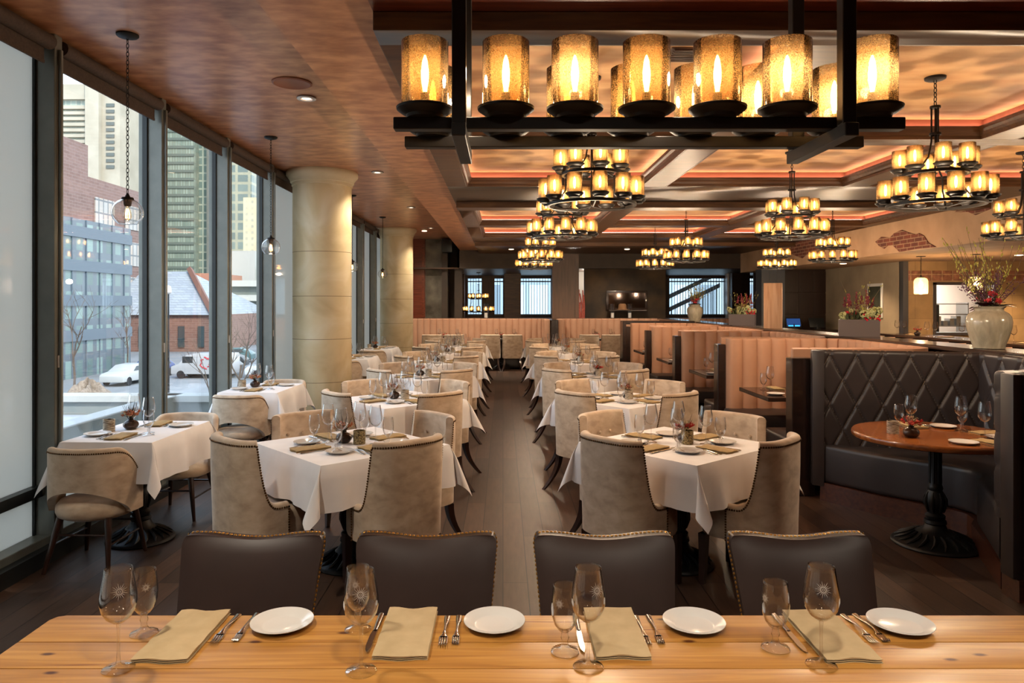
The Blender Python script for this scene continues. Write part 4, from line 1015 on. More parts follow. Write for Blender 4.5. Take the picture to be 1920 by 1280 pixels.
# clear globe pendants by the windows
gl = glass('clear_globe', (.99, .985, .975, 1), 0, .05, 1.0, 1.5)
def globe_kit():
    R = .096; out_ = [(R*sin(a), -R*.95*cos(a)) for a in [.62+(2.72-.62)*k/22 for k in range(23)]]
    g = MB().lathe([(.001, out_[0][1]-.001), (out_[0][0]*.6, out_[0][1]-.001)]+out_+[(out_[-1][0]-.002, out_[-1][1])]+[(r-.0018, z) for r, z in out_[::-1]][1:], 40).mesh('globe', gl, 60)
    cap = MB().lathe([(.001, .125), (.008, .125), (.010, .115), (.014, .11), (.016, .1), (.034, .098), (.038, .092), (.038, .082), (.034, .082), (.001, .084)], 28).lathe([(.026, .082), (.024, .055), (.018, .04), (.001, .04)], 20).mesh('cap', M_iron, 40)
    bu = MB().lathe([(.012, .04), (.016, .02), (.024, -.01), (.026, -.03), (.018, -.048), (.001, -.056)], 20).mesh('bulb_glass', glass('bulb_glass', (1, .9, .75, 1), 0, .05, 1), 60)
    fl = MB()
    for k in range(5):
        a = 2*pi*k/5; fl.tube([(.006*cos(a), .006*sin(a), .025), (.014*cos(a), .014*sin(a), -.01), (.012*cos(a+.5), .012*sin(a+.5), -.038)], .0013, 4)
    ch = chain_mb(.125, 1.15, .017, .008, .0023)
    return [('globe', g, None), ('cap', cap, None), ('bulb', bu, None, [('filament', fl.mesh('filament', glow('filament', '#ffab5c', 30), 0), None)]), ('chain', ch.mesh('chain', M_iron, 40), None),
            ('canopy', MB().lathe([(.001, 1.13), (.03, 1.13), (.06, 1.14), (.068, 1.148), (.068, 1.157), (.001, 1.157)], 32).mesh('canopy', M_iron, 40), None)]
kg = globe_kit()
for y, nm in ((4.68, 'nearest clear glass globe pendant, in front of the window with the concrete tower'), (7.57, 'clear glass globe pendant left of the near stone column'), (11.66, 'clear glass globe pendant half hidden behind the near stone column'), (14.6, 'smallest clear globe pendant, in front of the far stone column')):
    thing('globe_pendant', nm, 'pendant lamp', kg, T(-2.44, y, 2.238, y), 'clear globe pendants along the windows'); light('POINT', (-2.44, y, 2.12), 1.2, WARM, .02)
# fluted glass lanterns over the bar
lk = [('shade', MB().lathe([(.085, 0), (.105, .01), (.11, .1), (.11, .22), (.09, .27), (.05, .285)], 32).mesh('lantern_shade', M_amber, 60), None),
      ('bulb', bulb(.2, .03).mesh('bulb', M_bulb2, 60), T(0, 0, .06)), ('cap', MB().lathe([(.001, .33), (.01, .33), (.015, .3), (.055, .295), (.055, .28), (.001, .28)], 24).mesh('cap', M_iron), None),
      ('chain', chain_mb(.33, .64).mesh('chain', M_iron), None), ('canopy', MB().lathe([(.001, .64), (.07, .64), (.075, .655), (.001, .66)], 24).mesh('canopy', M_iron), None)]
for x, y, nm in ((7.14, 12.3, 'fluted glass lantern pendant in front of the tiled wall'), (7.75, 11.8, 'glass lantern pendant glowing behind the big flower vase')):
    thing('lantern_pendant', nm, 'pendant lamp', lk, T(x, y, 1.80), 'lantern pendants over the bar'); light('POINT', (x, y, 1.75), 14, WARM, .05)
# downlights added to light the enclosed bar side, where no source shows
dl2 = MB().lathe([(.04, 0), (.06, 0), (.06, -.006), (.036, -.008), (.001, -.004)], 24).mesh('downlight', glow('downlight_disc', '#ffdfb8', 5))
for k, (x, y, z) in enumerate(((6.9, 14.6, 2.45), (8.6, 12.0, 2.45), (8.6, 9.0, 2.45), (9.5, 13.0, 2.45), (7.2, 9.5, 2.45), (7.0, 6.5, 2.45))):
    thing('added_bar_downlight', 'small added downlight in the low bar ceiling, '+('by the grey stucco side wall', 'in front of the pass opening', 'above the near end of the bar', 'by the right end of the tiled wall', 'above the stools nearest the camera', 'near the front, beside the fascia wall')[k], 'ceiling light', dl2, T(x, y, z), 'added bar downlights'); light('SPOT', (x, y, z-.03), 90, (1, .72, .44), .05, (0, 0, 0), radians(120))
# bare spots added out of view to brighten the front table and floor
for x, y in ((.2, .6), (1.8, .6), (.2, -1.2), (1.8, -1.2), (-1.6, 2.2), (-1.6, -.5)):
    light('SPOT', (x, y, 3.0), 80, (1, .88, .72), .08, (0, 0, 0), radians(120))

for x, nm in ((-1.9, 'recessed downlight in the wood soffit near the rear, left one'), (.2, 'recessed downlight in the wood soffit near the rear, above the aisle'), (3.0, 'recessed downlight in the wood soffit near the rear, right one')):
    zz = 2.95 if x > -.6 else 3.39
    thing('recessed_downlight', nm, 'ceiling light', dl2, T(x, 17.4, zz), 'rear soffit downlights'); light('SPOT', (x, 17.4, zz-.03), 130, (1, .84, .64), .05, (radians(18), 0, 0), radians(120))

vm = MB().box(-.17, .17, -.12, .12, -.006, .0)
for k in range(7): vm.box(-.15, .15, -.1+k*.03, -.088+k*.03, -.014, -.006)
thing('ceiling_vent', 'bronze slotted ceiling vent in the coffer behind the front chandelier', 'vent', vm.mesh('ceiling_vent', M_beam, 0), T(1.14, 4.25, 3.117))
# ------------------------------------------------------------------ flowers on the ledge
def leaf_mb(mb, p, d, L, w_, mi=0, droop=.3):
    d = d.normalized(); s_ = d.cross(Vector((0, 0, 1)));
    if s_.length < .01: s_ = Vector((1, 0, 0))
    s_.normalize(); up = s_.cross(d).normalized(); rows = []
    for k in range(6):
        t = k/5; c_ = p+d*L*t-Vector((0, 0, 1))*droop*L*t*t; ww = w_*sin(pi*min(1, t*.92+.05))**.8
        rows.append([c_-s_*ww+up*ww*.25, c_, c_+s_*ww+up*ww*.25])
    mb.grid(rows, mi)
G = dict(
 twig=plain('willow_twig', '#5b4a33', .8), green=noise_mat('leaf_green', '#2f3a22', '#566042', 40, .7), bud=noise_mat('yellow_green_buds', '#8c8a34', '#b6b052', 60, .7),
 plum=noise_mat('plum_filler', '#4a2a3c', '#7a5066', 60, .8), wine=noise_mat('burgundy_leaf', '#2a1014', '#4a1c22', 20, .45), red=noise_mat('red_bloom', '#8f1522', '#c22a34', 30, .6),
 hyd=noise_mat('pale_green_hydrangea', '#8f9660', '#c9c898', 70, .8), amar=noise_mat('burgundy_amaranth', '#521a24', '#8a3540', 60, .85), berry=plain('red_berry', '#c2182c', .3), grass=noise_mat('dry_grass', '#8c7a5c', '#b09b78', 60, .8), peach=noise_mat('peach_rose', '#c98a45', '#d8a860', 30, .6))
def bouquet(kind, seed, sx=.13, sy=.09, z0=0.0, hgt=.7):
    R = random.Random(seed); kit = []
    tw = MB(); bd = MB(); pl = MB(); wl = MB(); rd = MB(); hy = MB(); am = MB(); gr = MB(); be = MB()
    def rp(f=1.0): a = R.uniform(0, 2*pi); r = sqrt(R.random())*f; return Vector((sx*r*cos(a), sy*r*sin(a), z0))
    n = 44 if kind == 'vase' else 16
    for k in range(n):
        p = rp(.5); lean = Vector((R.gauss(0, .42), R.gauss(0, .35), 1)).normalized(); L = R.uniform(.45, 1)*hgt; q = p+lean*L
        m_ = p+lean*L*.5+Vector((R.gauss(0, .02), R.gauss(0, .02), 0)); tw.tube([p, m_, q], [.0032, .0024, .0012], 4)
        for j in range(9 if kind == 'vase' else 6):
            t = R.uniform(.35, 1); c_ = (p.lerp(m_, t*2) if t < .5 else m_.lerp(q, t*2-1)); bd.sph(c_+Vector((R.gauss(0, .008), R.gauss(0, .008), 0)), .0075, 5, 4, sc=(.6, .6, 1.5))
    if kind == 'vase':
        for k in range(22):
            p = rp(.5); lean = Vector((R.gauss(0, .55), R.gauss(0, .45), 1)).normalized(); L = R.uniform(.25, .55)*hgt; pl.tube([p, p+lean*L], [.002, .001], 4)
            for j in range(26):
                c_ = p+lean*L*R.uniform(.35, 1); pl.sph(c_+Vector((R.gauss(0, .016), R.gauss(0, .016), R.gauss(0, .01))), .0055, 5, 3)
        for k in range(22):
            a = R.uniform(0, 2*pi); e = R.uniform(.0, .7); leaf_mb(wl, rp(.5), Vector((cos(a), sin(a), .25+e)), R.uniform(.11, .2), .035, 0, .35)
        for k in range(12):
            a = R.uniform(0, 2*pi); leaf_mb(gr, rp(.4), Vector((cos(a), sin(a), .9)), R.uniform(.12, .2), .012, 0, .5)
        for k in range(9):
            c_ = rp(1.0)+Vector((0, 0, R.uniform(.06, .14)))
            for m_ in range(16): rd.sph(c_+Vector((R.gauss(0, .011), R.gauss(0, .011), R.gauss(0, .009))), .009, 6, 4)
    else:
        for k in range(20):
            c_ = Vector((R.uniform(-1.1, 1.1)*sx, R.uniform(-1, 1)*sy, z0+R.uniform(.02, .12)))
            for m_ in range(46):
                d = Vector((R.gauss(0, 1), R.gauss(0, 1), R.gauss(0, 1))).normalized()*.038; hy.sph(c_+d, .0095, 5, 4)
        for k in range(9):
            p = Vector((R.uniform(-1, .8)*sx, R.uniform(-1, 1)*sy, z0)); h0 = R.uniform(.12, .2); top = p+Vector((R.gauss(0, .02), R.gauss(0, .02), R.uniform(.24, .36)))
            for m_ in range(60):
                t = R.random(); c_ = (p+Vector((0, 0, h0))).lerp(top, t); w_ = .017*(1-t)+.004; am.sph(c_+Vector((R.gauss(0, w_*.6), R.gauss(0, w_*.6), 0)), .0075, 5, 3)
        for k in range(60):
            a = R.uniform(0, 2*pi); leaf_mb(gr, Vector((R.uniform(-1, 1)*sx, R.uniform(-1, 1)*sy, z0)), Vector((cos(a)*.5, sin(a)*.5, 1)), R.uniform(.09, .22), .012, 0, .3)
        for k in range(34):
            be.sph(Vector((R.uniform(.25, 1.1)*sx, -sy*R.uniform(.2, 1.15), z0+R.uniform(0, .07))), .0125, 8, 6)
        for k in range(10):
            c_ = Vector((R.uniform(-1, 1)*sx, R.uniform(-1, 1)*sy, z0+R.uniform(.03, .10)))
            for m_ in range(14): rd.sph(c_+Vector((R.gauss(0, .012), R.gauss(0, .012), R.gauss(0, .01))), .010, 6, 4)
    for nm, mb, m_ in (('branches', tw, 'twig'), ('buds', bd, 'bud'), ('filler', pl, 'plum'), ('dark_leaves', wl, 'wine'), ('blooms', rd, 'red'), ('hydrangeas', hy, 'hyd'), ('amaranth', am, 'amar'), ('green_leaves', gr, 'green'), ('berries', be, 'berry')):
        if mb.v: kit.append((nm, mb.mesh(nm, G[m_], 60), None, [], None, 'stuff' if nm in ('buds', 'filler', 'berries', 'green_leaves', 'amaranth', 'hydrangeas') else None))
    return kit
jar = MB().lathe([(.001, 0), (.10, 0), (.115, .004), (.118, .03), (.14, .09), (.162, .17), (.168, .22), (.16, .265), (.14, .295), (.115, .31), (.105, .318), (.106, .335), (.12, .345), (.122, .352), (.105, .352), (.095, .33), (.001, .15)], 48).mesh('jar', M_vasebig, 60)
def jarkit(seed, h): return [('jar', jar, None)]+bouquet('vase', seed, .09, .09, .33, h)
thing('stoneware_vase', 'large glossy stoneware vase of tall branches on the ledge behind the leather booth', 'vase', jarkit(3, .70), T(4.07, 6.03, 1.27), 'stoneware vases on the ledge')
thing('stoneware_vase', 'small-looking pale stoneware vase of branches far back on the ledge', 'vase', jarkit(9, .55), T(4.08, 15.3, 1.27, .8), 'stoneware vases on the ledge')
pm = MB().box(-.21, .21, -.11, .11, 0, .19).box(-.2, .2, -.1, .1, .19, .185)
for k in range(14): pm.box(.21, .2135, -.104+k*.0152, -.097+k*.0152, .004, .186)
plm = pm.mesh('planter', M_planter, 30)
def pk_(seed): return [('planter', plm, None)]+bouquet('box', seed, .19, .10, .18, .5)
thing('flower_planter', 'charcoal box planter of hydrangeas and red berries beside the big stoneware vase', 'planter', pk_(4), T(4.09, 8.28, 1.27, radians(-24)), 'charcoal planters on the ledge')
thing('flower_planter', 'charcoal box planter of mixed blooms left of the pale timber post', 'planter', pk_(8), T(4.09, 12.3, 1.27, radians(-24)), 'charcoal planters on the ledge')
M_fir = wood_mat('pale_fir_timber', ['#b98a66', '#cfa27c', '#d9b08b'], 2, (10, 10, .8), .6)
thing('timber_post', 'short pale square timber post standing on the ledge', 'post', MB().box(-.13, .13, -.13, .13, 0, .68).mesh('timber_post', M_fir, bevel=.004), T(4.09, 10.9, 1.27, radians(-22)))

# ------------------------------------------------------------------ the bar side
M_tile = brick_mat('travertine_tile', '#b08d60', '#a17f54', '#8a6c48', .62, .45, .004, rough=.5, noise=.5, nscale=3)
M_frz = brick_mat('patterned_tile_border', '#a06a50', '#87573f', '#b9976e', .2, .2, .008, offset=0, rough=.5, noise=.9, nscale=14)
yw = 13.8
tw_ = MB(); tw_.box(7.75, 8.28, yw, yw+.15, 0, 2.45); tw_.box(9.42, 12, yw, yw+.15, 0, 2.45); tw_.box(8.28, 9.42, yw, yw+.15, 0, 1.08); tw_.box(8.28, 9.42, yw, yw+.15, 2.0, 2.45)
struct('wall_tiled', tw_.mesh('tiles', M_tile, 0))
struct('trim_tile_border', MB().box(7.76, 11.9, yw-.012, yw, 2.08, 2.27).mesh('border', M_frz, 0))
M_ss = plain('brushed_stainless', '#8d8f90', .3, .9)
struct('trim_corner_guard', MB().box(7.66, 7.76, yw-.02, yw+.12, 0, 2.45).mesh('guard', M_ss))
fr = MB(); 
for q in ((8.24, 8.30, 1.05, 2.04), (9.40, 9.46, 1.05, 2.04)): fr.box(q[0], q[1], yw-.02, yw+.17, q[2], q[3])
fr.box(8.24, 9.46, yw-.02, yw+.17, 2.0, 2.05); fr.box(8.24, 9.46, yw-.06, yw+.17, 1.04, 1.09)
struct('window_pass', fr.mesh('pass_frame', M_ss))
M_kit = plain('kitchen_white_wall', '#d9cdc0', .6)
struct('wall_kitchen', MB().box(7.9, 11.9, 16.2, 16.3, 0, 2.45).box(7.9, 7.95, 13.95, 16.2, 0, 2.45).mesh('kitchen_wall', M_kit))
light('AREA', (9.0, 15.2, 2.42), 60, (1, .93, .85), 1.2)
sh_ = MB()
for z in (1.15, 1.4, 1.62): sh_.box(8.5, 9.9, 15.3, 15.7, z, z+.02)
for x in (8.5, 9.1, 9.88): sh_.box(x, x+.02, 15.3, 15.7, 0, 1.66)
for k in range(9): sh_.box(8.55+k*.14, 8.64+k*.14, 15.35, 15.55, 1.17, 1.17+.1+.05*(k % 3))
thing('kitchen_rack', 'stainless rack of kitchen gear seen through the pass opening', 'rack', sh_.mesh('kitchen_rack', M_ss, 0), T())
thing('warming_oven', 'black and steel kitchen machine seen through the pass opening', 'oven', [('body', MB().box(8.55, 8.85, 14.6, 14.9, 0.0, 1.62).mesh('body', M_aludark, bevel=.01), None), ('door', MB().box(8.57, 8.72, 14.58, 14.6, 1.15, 1.35).mesh('door', M_ss), None)], T())
M_grey = noise_mat('grey_beige_stucco', '#82735f', '#98876f', 2, .8, 0, .2)
struct('wall_stucco_side', MB().box(7.66, 7.76, 13.9, 17.1, 0, 2.45).mesh('side', M_grey))
M_panel = wood_mat('dark_wall_panel', ['#22130d', '#2f1b12'], 2, (10, 10, 1), .35)
pw = MB().box(6.6, 7.75, 17.1, 17.2, 0, 2.45)
for i in range(3):
    for j in range(4): pw.box(6.66+i*.36, 6.99+i*.36, 17.085, 17.1, .35+j*.52, .84+j*.52)
struct('wall_panelled', pw.mesh('panels', M_panel, bevel=.004, seg=1))
struct('trim_grey_column', MB().box(6.07, 6.62, 16.9, 17.3, 0, 2.45).box(6.25, 6.27, 16.885, 16.9, 0, 2.45).box(6.42, 6.44, 16.885, 16.9, 0, 2.45).mesh('grey_column', plain('blue_grey_paint', '#474a50', .4)))
struct('wall_back_bar', MB().box(6.6, 12, 18.9, 19.0, 0, 3.1).mesh('bb', M_panel))
# picture opening in the stucco side wall
thing('framed_picture', 'small white-framed dark picture on the grey stucco side wall', 'picture', [('frame', MB().box(7.635, 7.66, 14.5, 15.1, 1.35, 2.05).mesh('frame', M_china, bevel=.004, seg=1), None), ('print', MB().box(7.628, 7.636, 14.56, 15.04, 1.41, 1.99).mesh('print', noise_mat('dark_print', '#1a1d16', '#3a3a2c', 6), 0), None)], T())
# bar counter along the aisle behind the ledge, with stools and glasses
thing('bar_counter', 'long dark bar counter behind the ledge on the right', 'counter', [('counter_top', MB().box(6.85, 7.45, 7.0, 13.2, 1.06, 1.10).mesh('counter_top', M_ledge, bevel=.006, seg=1), None), ('counter_front', MB().box(6.97, 7.3, 7.05, 13.15, 0, 1.06).mesh('front', M_panel), None)], T())
stk = [('backrest', padded(rounded([(-.2, .2), (-.2, -.2), (.2, -.2), (.2, .2)], .16), .82, 1.07, .04, lambda s, z: 0, nsign=-1).mesh('stool_back', M_pink, 50), None), ('seat', MB().lathe([(.001, .72), (.2, .72), (.21, .75), (.2, .79), (.001, .8)], 28).mesh('stool_seat', M_pink, 50), None)]
for sx_, sy_ in ((1, 1), (1, -1), (-1, 1), (-1, -1)): stk.append(('leg', MB().cyl((.12*sx_, .12*sy_, .72), (.18*sx_, .18*sy_, 0), .018, .012).mesh('leg', M_leg), None))
sw_ = ('below the tiled wall, farthest from the camera', 'second from the tiled wall', 'third from the tiled wall', 'nearest the big stoneware vase')
for k in range(4): thing('bar_stool', 'tan curved-back bar stool at the dark counter, %s' % sw_[k], 'bar stool', stk, T(6.55, 12.6-k*.95, 0, -pi/2), 'bar stools')
bl_ = ('below the hanging lantern', 'left of the pass opening', 'under the pass opening', 'beside the big stoneware vase')
for k in range(4):
    y = 12.75-k*.9
    for q in range(2):
        thing('wine_glass', 'wine glass on the bar counter, %s one %s' % (('farther', 'nearer')[q], bl_[k]), 'wine glass', K_wine_s, T(6.98+.05*q, y-q*.14, 1.10), 'glasses on the bar counter')
    thing('folded_napkin', 'khaki napkin on the bar counter %s' % bl_[k], 'napkin', nap_me[0], T(7.1, y-.3, 1.10, pi/2), 'napkins on the bar counter')
thing('flower_vase', 'small vase of dried flowers on the bar counter', 'vase', K_bud[2], T(7.05, 12.25, 1.10), 'bud vases of dried flowers')
# host side: back counter, screens
thing('service_counter', 'low dark service counter in front of the panelled wall', 'counter', MB().box(6.3, 7.6, 16.2, 16.8, 0, 1.05).mesh('service_counter', M_ebony, bevel=.01, seg=1), T())
scr = glow('screen_picture', '#223a66', .8)
for x, nm in ((6.62, 'lit order screen on the service counter, beside the timber post'), (7.15, 'dark order screen on the service counter, beside the flower planter')):
    kit = [('stand', MB().box(-.05, .05, -.05, .05, 0, .04).cyl((0, 0, .03), (0, .03, .12), .015).mesh('stand', M_aludark), None), ('housing', MB().box(-.17, .17, -.012, .012, 0, .22).mesh('housing', M_aludark, bevel=.004), T(0, .02, .05, 0, radians(-20)))]
    if x < 7: kit.append(('screen', MB().box(-.155, .155, -.0135, -.012, .03, .205).mesh('screen', scr, 0), T(0, .02, .05, 0, radians(-20)), [('status_bar', MB().box(-.13, .13, -.0145, -.0134, .018, .045).mesh('bar', glow('screen_bar', '#2f8fe0', 1.5), 0), None)]))
    thing('order_screen', nm, 'screen', kit, T(x, 16.35, 1.05), 'order screens')

# ------------------------------------------------------------------ back of the room
M_mural = noise_mat('dark_mural_plaster', '#241a11', '#5a4224', 1.6, .6, 0, .3, detail=10, lo=.4, hi=.85)
struct('wall_mural', MB().box(2.19, 4.36, 19.3, 19.45, 0, 2.565).mesh('mural', M_mural))
struct('wall_pier', MB().box(1.30, 2.0, 18.96, 19.3, 1.25, 2.95).box(1.36, 1.40, 18.94, 18.96, 1.3, 2.9).box(1.9, 1.94, 18.94, 18.96, 1.3, 2.9).mesh('pier', wood_mat('pier_wood', ['#4a3224', '#5c4030'], 2, (10, 10, 1), .4)))
struct('ceiling_back', MB().box(-2.9, 9, 19.3, 24.2, 2.565, 2.6).mesh('cback', M_beam))
YR = 24.0; zb, zt = 1.24, 2.47
ops = [(-1.17, -.71), (-.28, .0), (.59, 1.60), (5.55, 7.41), (8.12, 8.6)]
bw_ = MB(); x = -3.0
for a, b in ops: bw_.box(x, a, YR, YR+.2, 0, 2.6); bw_.box(a, b, YR, YR+.2, 0, zb); bw_.box(a, b, YR, YR+.2, zt, 2.6); x = b
bw_.box(x, 12, YR, YR+.2, 0, 2.6); bw_.box(-3, 12, YR, YR+.2, 2.6, 3.7)
struct('wall_back', bw_.mesh('back_wall', wood_mat('back_wall_wood', ['#3d2820', '#523629'], 2, (10, 10, 1), .45), 0))
for k, (a, b) in enumerate(ops):
    f = MB(); f.box(a, b, YR+.05, YR+.09, zb, zb+.04); f.box(a, b, YR+.05, YR+.09, zt-.12, zt-.08)
    n = max(2, int((b-a)/.09))
    for i in range(1, n): f.box(a+(b-a)*i/n-.008, a+(b-a)*i/n+.008, YR+.05, YR+.07, zb, zt)
    w_ = struct('window_back_%d' % (k+1), f.mesh('bars', plain('slat_grey', '#5f6f7c', .4), 0)); link('pane', MB().box(a, b, YR+.12, YR+.125, zb, zt).mesh('pane', M_pane), w_)
st = MB()
for o in (0, .45): 
    st.box(5.3, 5.4, 25.2, 25.3, 0, 1.3+o); st.add([(5.3, 25.2, 1.1+o), (7.6, 25.2, 2.2+o), (7.6, 25.2, 2.35+o), (5.3, 25.2, 1.25+o), (5.3, 25.3, 1.1+o), (7.6, 25.3, 2.2+o), (7.6, 25.3, 2.35+o), (5.3, 25.3, 1.25+o)], [(3,2,1,0),(4,5,6,7),(0,1,5,4),(1,2,6,5),(2,3,7,6),(3,0,4,7)])
stm = st.mesh('stringers', plain('pale_blue_steel', '#9fb4c4', .5), 0)
bal = MB()
for k in range(14): bal.box(5.4+k*.16, 5.42+k*.16, 25.2, 25.22, .5, 1.2+k*.075)
thing('staircase', 'pale steel staircase with balusters seen through the rear window', 'staircase', [('stringer', stm, None), ('balusters', bal.mesh('balusters', plain('baluster_grey', '#6c7780', .4), 0), None)], T())
struct('trim_white_pillar', MB().box(6.95, 7.12, 22.3, 22.5, 0, 2.565).mesh('wp', M_china)); struct('trim_dark_pillar', MB().box(7.0, 7.55, 22.0, 22.3, 0, 2.565).mesh('dp', M_panel))
struct('wall_niche', MB().box(1.9, 3.2, 21.0, 21.1, 0, 2.565).mesh('niche', plain('pale_niche', '#cfc6b8', .7))); light('POINT', (2.35, 20.3, 2.3), 10, (1, .9, .8), .05)
struct('wall_back_piers', MB().box(-1.6, -1.2, 22.5, 22.7, 0, 2.565).box(.04, .56, 22.5, 22.7, 0, 2.565).mesh('piers', M_beam))
cr_ = MB(); R = random.Random(5)
for k in range(9):
    x = R.uniform(-.12, .12); h = R.uniform(.4, 1.0); cr_.tube([(x, 0, 0), (x+R.gauss(0, .02), 0, h*.5), (x+R.gauss(0, .03), 0, h)], [.03, .028, .02], 8)
thing('coral_sculpture', 'red coral-like sculpture in the pale niche beside the mural wall', 'sculpture', cr_.mesh('coral_sculpture', noise_mat('coral_red', '#8c3a30', '#b35a4a', 20, .5), 60), T(2.08, 19.2, 1.25, 0, 0, 0, .78))
thing('framed_mirror', 'wide dark-framed panel with a hat hung on the mural wall', 'mirror', [('frame', MB().box(2.76, 3.86, 19.24, 19.3, 1.47, 1.98).mesh('frame', M_ebony, bevel=.01), None), ('glass', MB().box(2.82, 3.80, 19.232, 19.241, 1.53, 1.92).mesh('mirror_glass', plain('dark_mirror', '#2a1b12', .05, .6), 0), None)], T())
thing('felt_hat', 'brown felt hat in front of the dark framed panel', 'hat', MB().lathe([(.001, .16), (.06, .165), (.10, .14), (.11, .05), (.115, .02), (.2, .0), (.2, .01), (.11, .0), (.001, .0)], 28).mesh('felt_hat', plain('brown_felt', '#7a5638', .9), 60), T(3.17, 19.1, 1.47))
gc = [('glass', MB().lathe([(.07, 0), (.07, .38), (.065, .38), (.065, .01), (.001, .01)], 24).mesh('cylinder', M_glass, 60), None), ('candle', MB().lathe([(.045, .01), (.045, .14), (.001, .145)], 16).mesh('candle', M_china), None)]
for x, nm in ((-.45, 'left of the dark post'), (2.9, 'left of the felt hat'), (3.36, 'right of the felt hat')):
    thing('hurricane_vase', 'tall clear glass cylinder on the rear ledge, '+nm, 'candle holder', gc, T(x, 19.07, 1.25), 'glass cylinders on the rear ledge')
struct('trim_hat_shelf', MB().box(2.8, 3.8, 19.0, 19.24, 1.44, 1.47).mesh('shelf', M_ebony))
# left rear corner: wood trim, marble slab, dark glass
struct('wall_rear_left', MB().box(-2.95, -2.12, 19.6, 19.8, 0, 3.4).box(-2.2, -2.14, 19.52, 19.6, 0, 3.25).box(-2.5, -2.44, 19.55, 19.6, 0, 3.25).mesh('rl', M_redwood))
struct('wall_rear_marble', MB().box(-2.12, -1.64, 19.7, 19.9, 0, 3.4).mesh('marble', noise_mat('dark_marble', '#3a342c', '#7d766a', 3, .3, 0, .5, detail=12, lo=.35, hi=.75)))
struct('wall_rear_dark', MB().box(-1.66, -1.50, 19.5, 19.9, 0, 3.4).box(-1.5, -1.28, 20.2, 20.3, 0, 3.4).box(-1.30, -1.1, 19.4, 19.6, 0, 2.565).box(-2.95, -1.12, 20.5, 20.6, 2.5, 3.7).mesh('rd', M_header))
thing('air_duct', 'dark air duct with pale brackets in the open ceiling gap at the rear left', 'duct', MB().box(-1.62, -1.35, 19.1, 19.48, 3.0, 3.36).mesh('air_duct', M_aludark, bevel=.02), T())
# ------------------------------------------------------------------ the street outside
ZG = -4.75
def fac(name, wall, g1, g2, bw, bh, ms, rough=.5): return brick_mat(name, g1, g2, wall, bw, bh, ms, rough=rough, offset=0, bmp=0, noise=.25, nscale=.3)
def XP(px, Y): return (px-CX)*Y/F
def ZP(py, Y): return HC+(CY-py)*Y/F
m_gr = noise_mat('asphalt_and_slush', '#6c6e70', '#8b8d90', .15, .8)
struct('ground_street', MB().box(-300, -3.2, -60, 300, ZG-.2, ZG).box(-3.2, 40, 27, 300, ZG-.2, ZG).mesh('street', m_gr))
def bld(name, label, mb_parts, M=None): thing(name, label, 'building', mb_parts, M or T())
# grey modern block: long face parallel to the restaurant
fm = fac('grey_modern_facade', '#56626c', '#4f6464', '#7d9490', 1.55, 2.95, .32, .25)
gb = MB().box(-60, -36.5, 40, 70.6, ZG, 8.9)
gp = MB()
for k in range(14): gp.box(-36.5, -36.42, 42+k*2.1, 42.08+k*2.1, ZG, 8.9)
for z in (-1.6, 1.4, 4.4, 7.3): gp.box(-36.5, -36.35, 40, 70.6, z, z+.95)
bld('office_building', 'grey panelled modern building across the street, seen through the second pane', [('walls', gb.mesh('walls', fm, 0), None), ('spandrels', gp.mesh('spandrels', plain('slate_panel', '#5c6873', .5), 0), None)])
# brick block behind
fb = fac('brown_brick_facade', '#7a5448', '#b69c8a', '#8a6c60', 5.2, 5.6, 2.9)
bb = MB().box(-75, -53.6, 60, 93, ZG, 22.0).box(-75, -53.6, 93, 113, ZG, 18.0)
pn = MB()
for k in range(2):
    for z in (12.2, 7.0, 2.0):
        y = 94.5+k*7.5; pn.box(-53.7, -53.45, y, y+4.6, z, z+3.4)
bld('brick_building', 'brown brick building rising behind the grey modern one', [('walls', bb.mesh('walls', brick_mat('brown_brick', '#7c5f57', '#6f5249', '#86706a', 1.2, .4, .03, noise=.2, bmp=0), 0), None), ('windows', pn.mesh('windows', fac('brick_glazing', '#6c6f72', '#a9a6a2', '#b4a394', 1.1, 1.7, .12), 0), None)])
# concrete tower
Y = 220.0
ta = MB().box(XP(80, Y), XP(169, Y), Y, Y+30, ZG, ZP(158, Y)); tb = MB().box(XP(170, Y), XP(195, Y), Y-3, Y+30, ZG, 92).box(XP(193, Y), XP(228, Y), Y-1, Y+25, ZG, 92)
sl = MB()
for k in range(11): z = ZP(196+k*11.5, Y); sl.box(XP(203, Y), XP(218, Y), Y-1.3, Y-.8, z-1.0, z)
bands = MB()
for k in range(19): z = ZP(200+k*10.6, Y); bands.box(XP(80, Y), XP(167, Y), Y-1.2, Y, z-.95, z)
bands.box(XP(80, Y), XP(166, Y), Y-1.2, Y, ZP(188, Y), ZP(160, Y))
m_conc = noise_mat('pale_concrete', '#a29a8a', '#b3ab9b', .2, .8)
bld('concrete_tower', 'tall pale concrete tower with banded floors in the second pane', [('glazing', ta.mesh('glazing', fac('tower_glazing', '#a9ab9f', '#7f8f88', '#98a79e', 1.6, 1.72, .2), 0), None), ('shaft', tb.mesh('shaft', m_conc, 0), None, [('slots', sl.mesh('slots', plain('tower_slot', '#5b625f', .6), 0), None)]), ('floor_bands', bands.mesh('bands', m_conc, 0), None)])
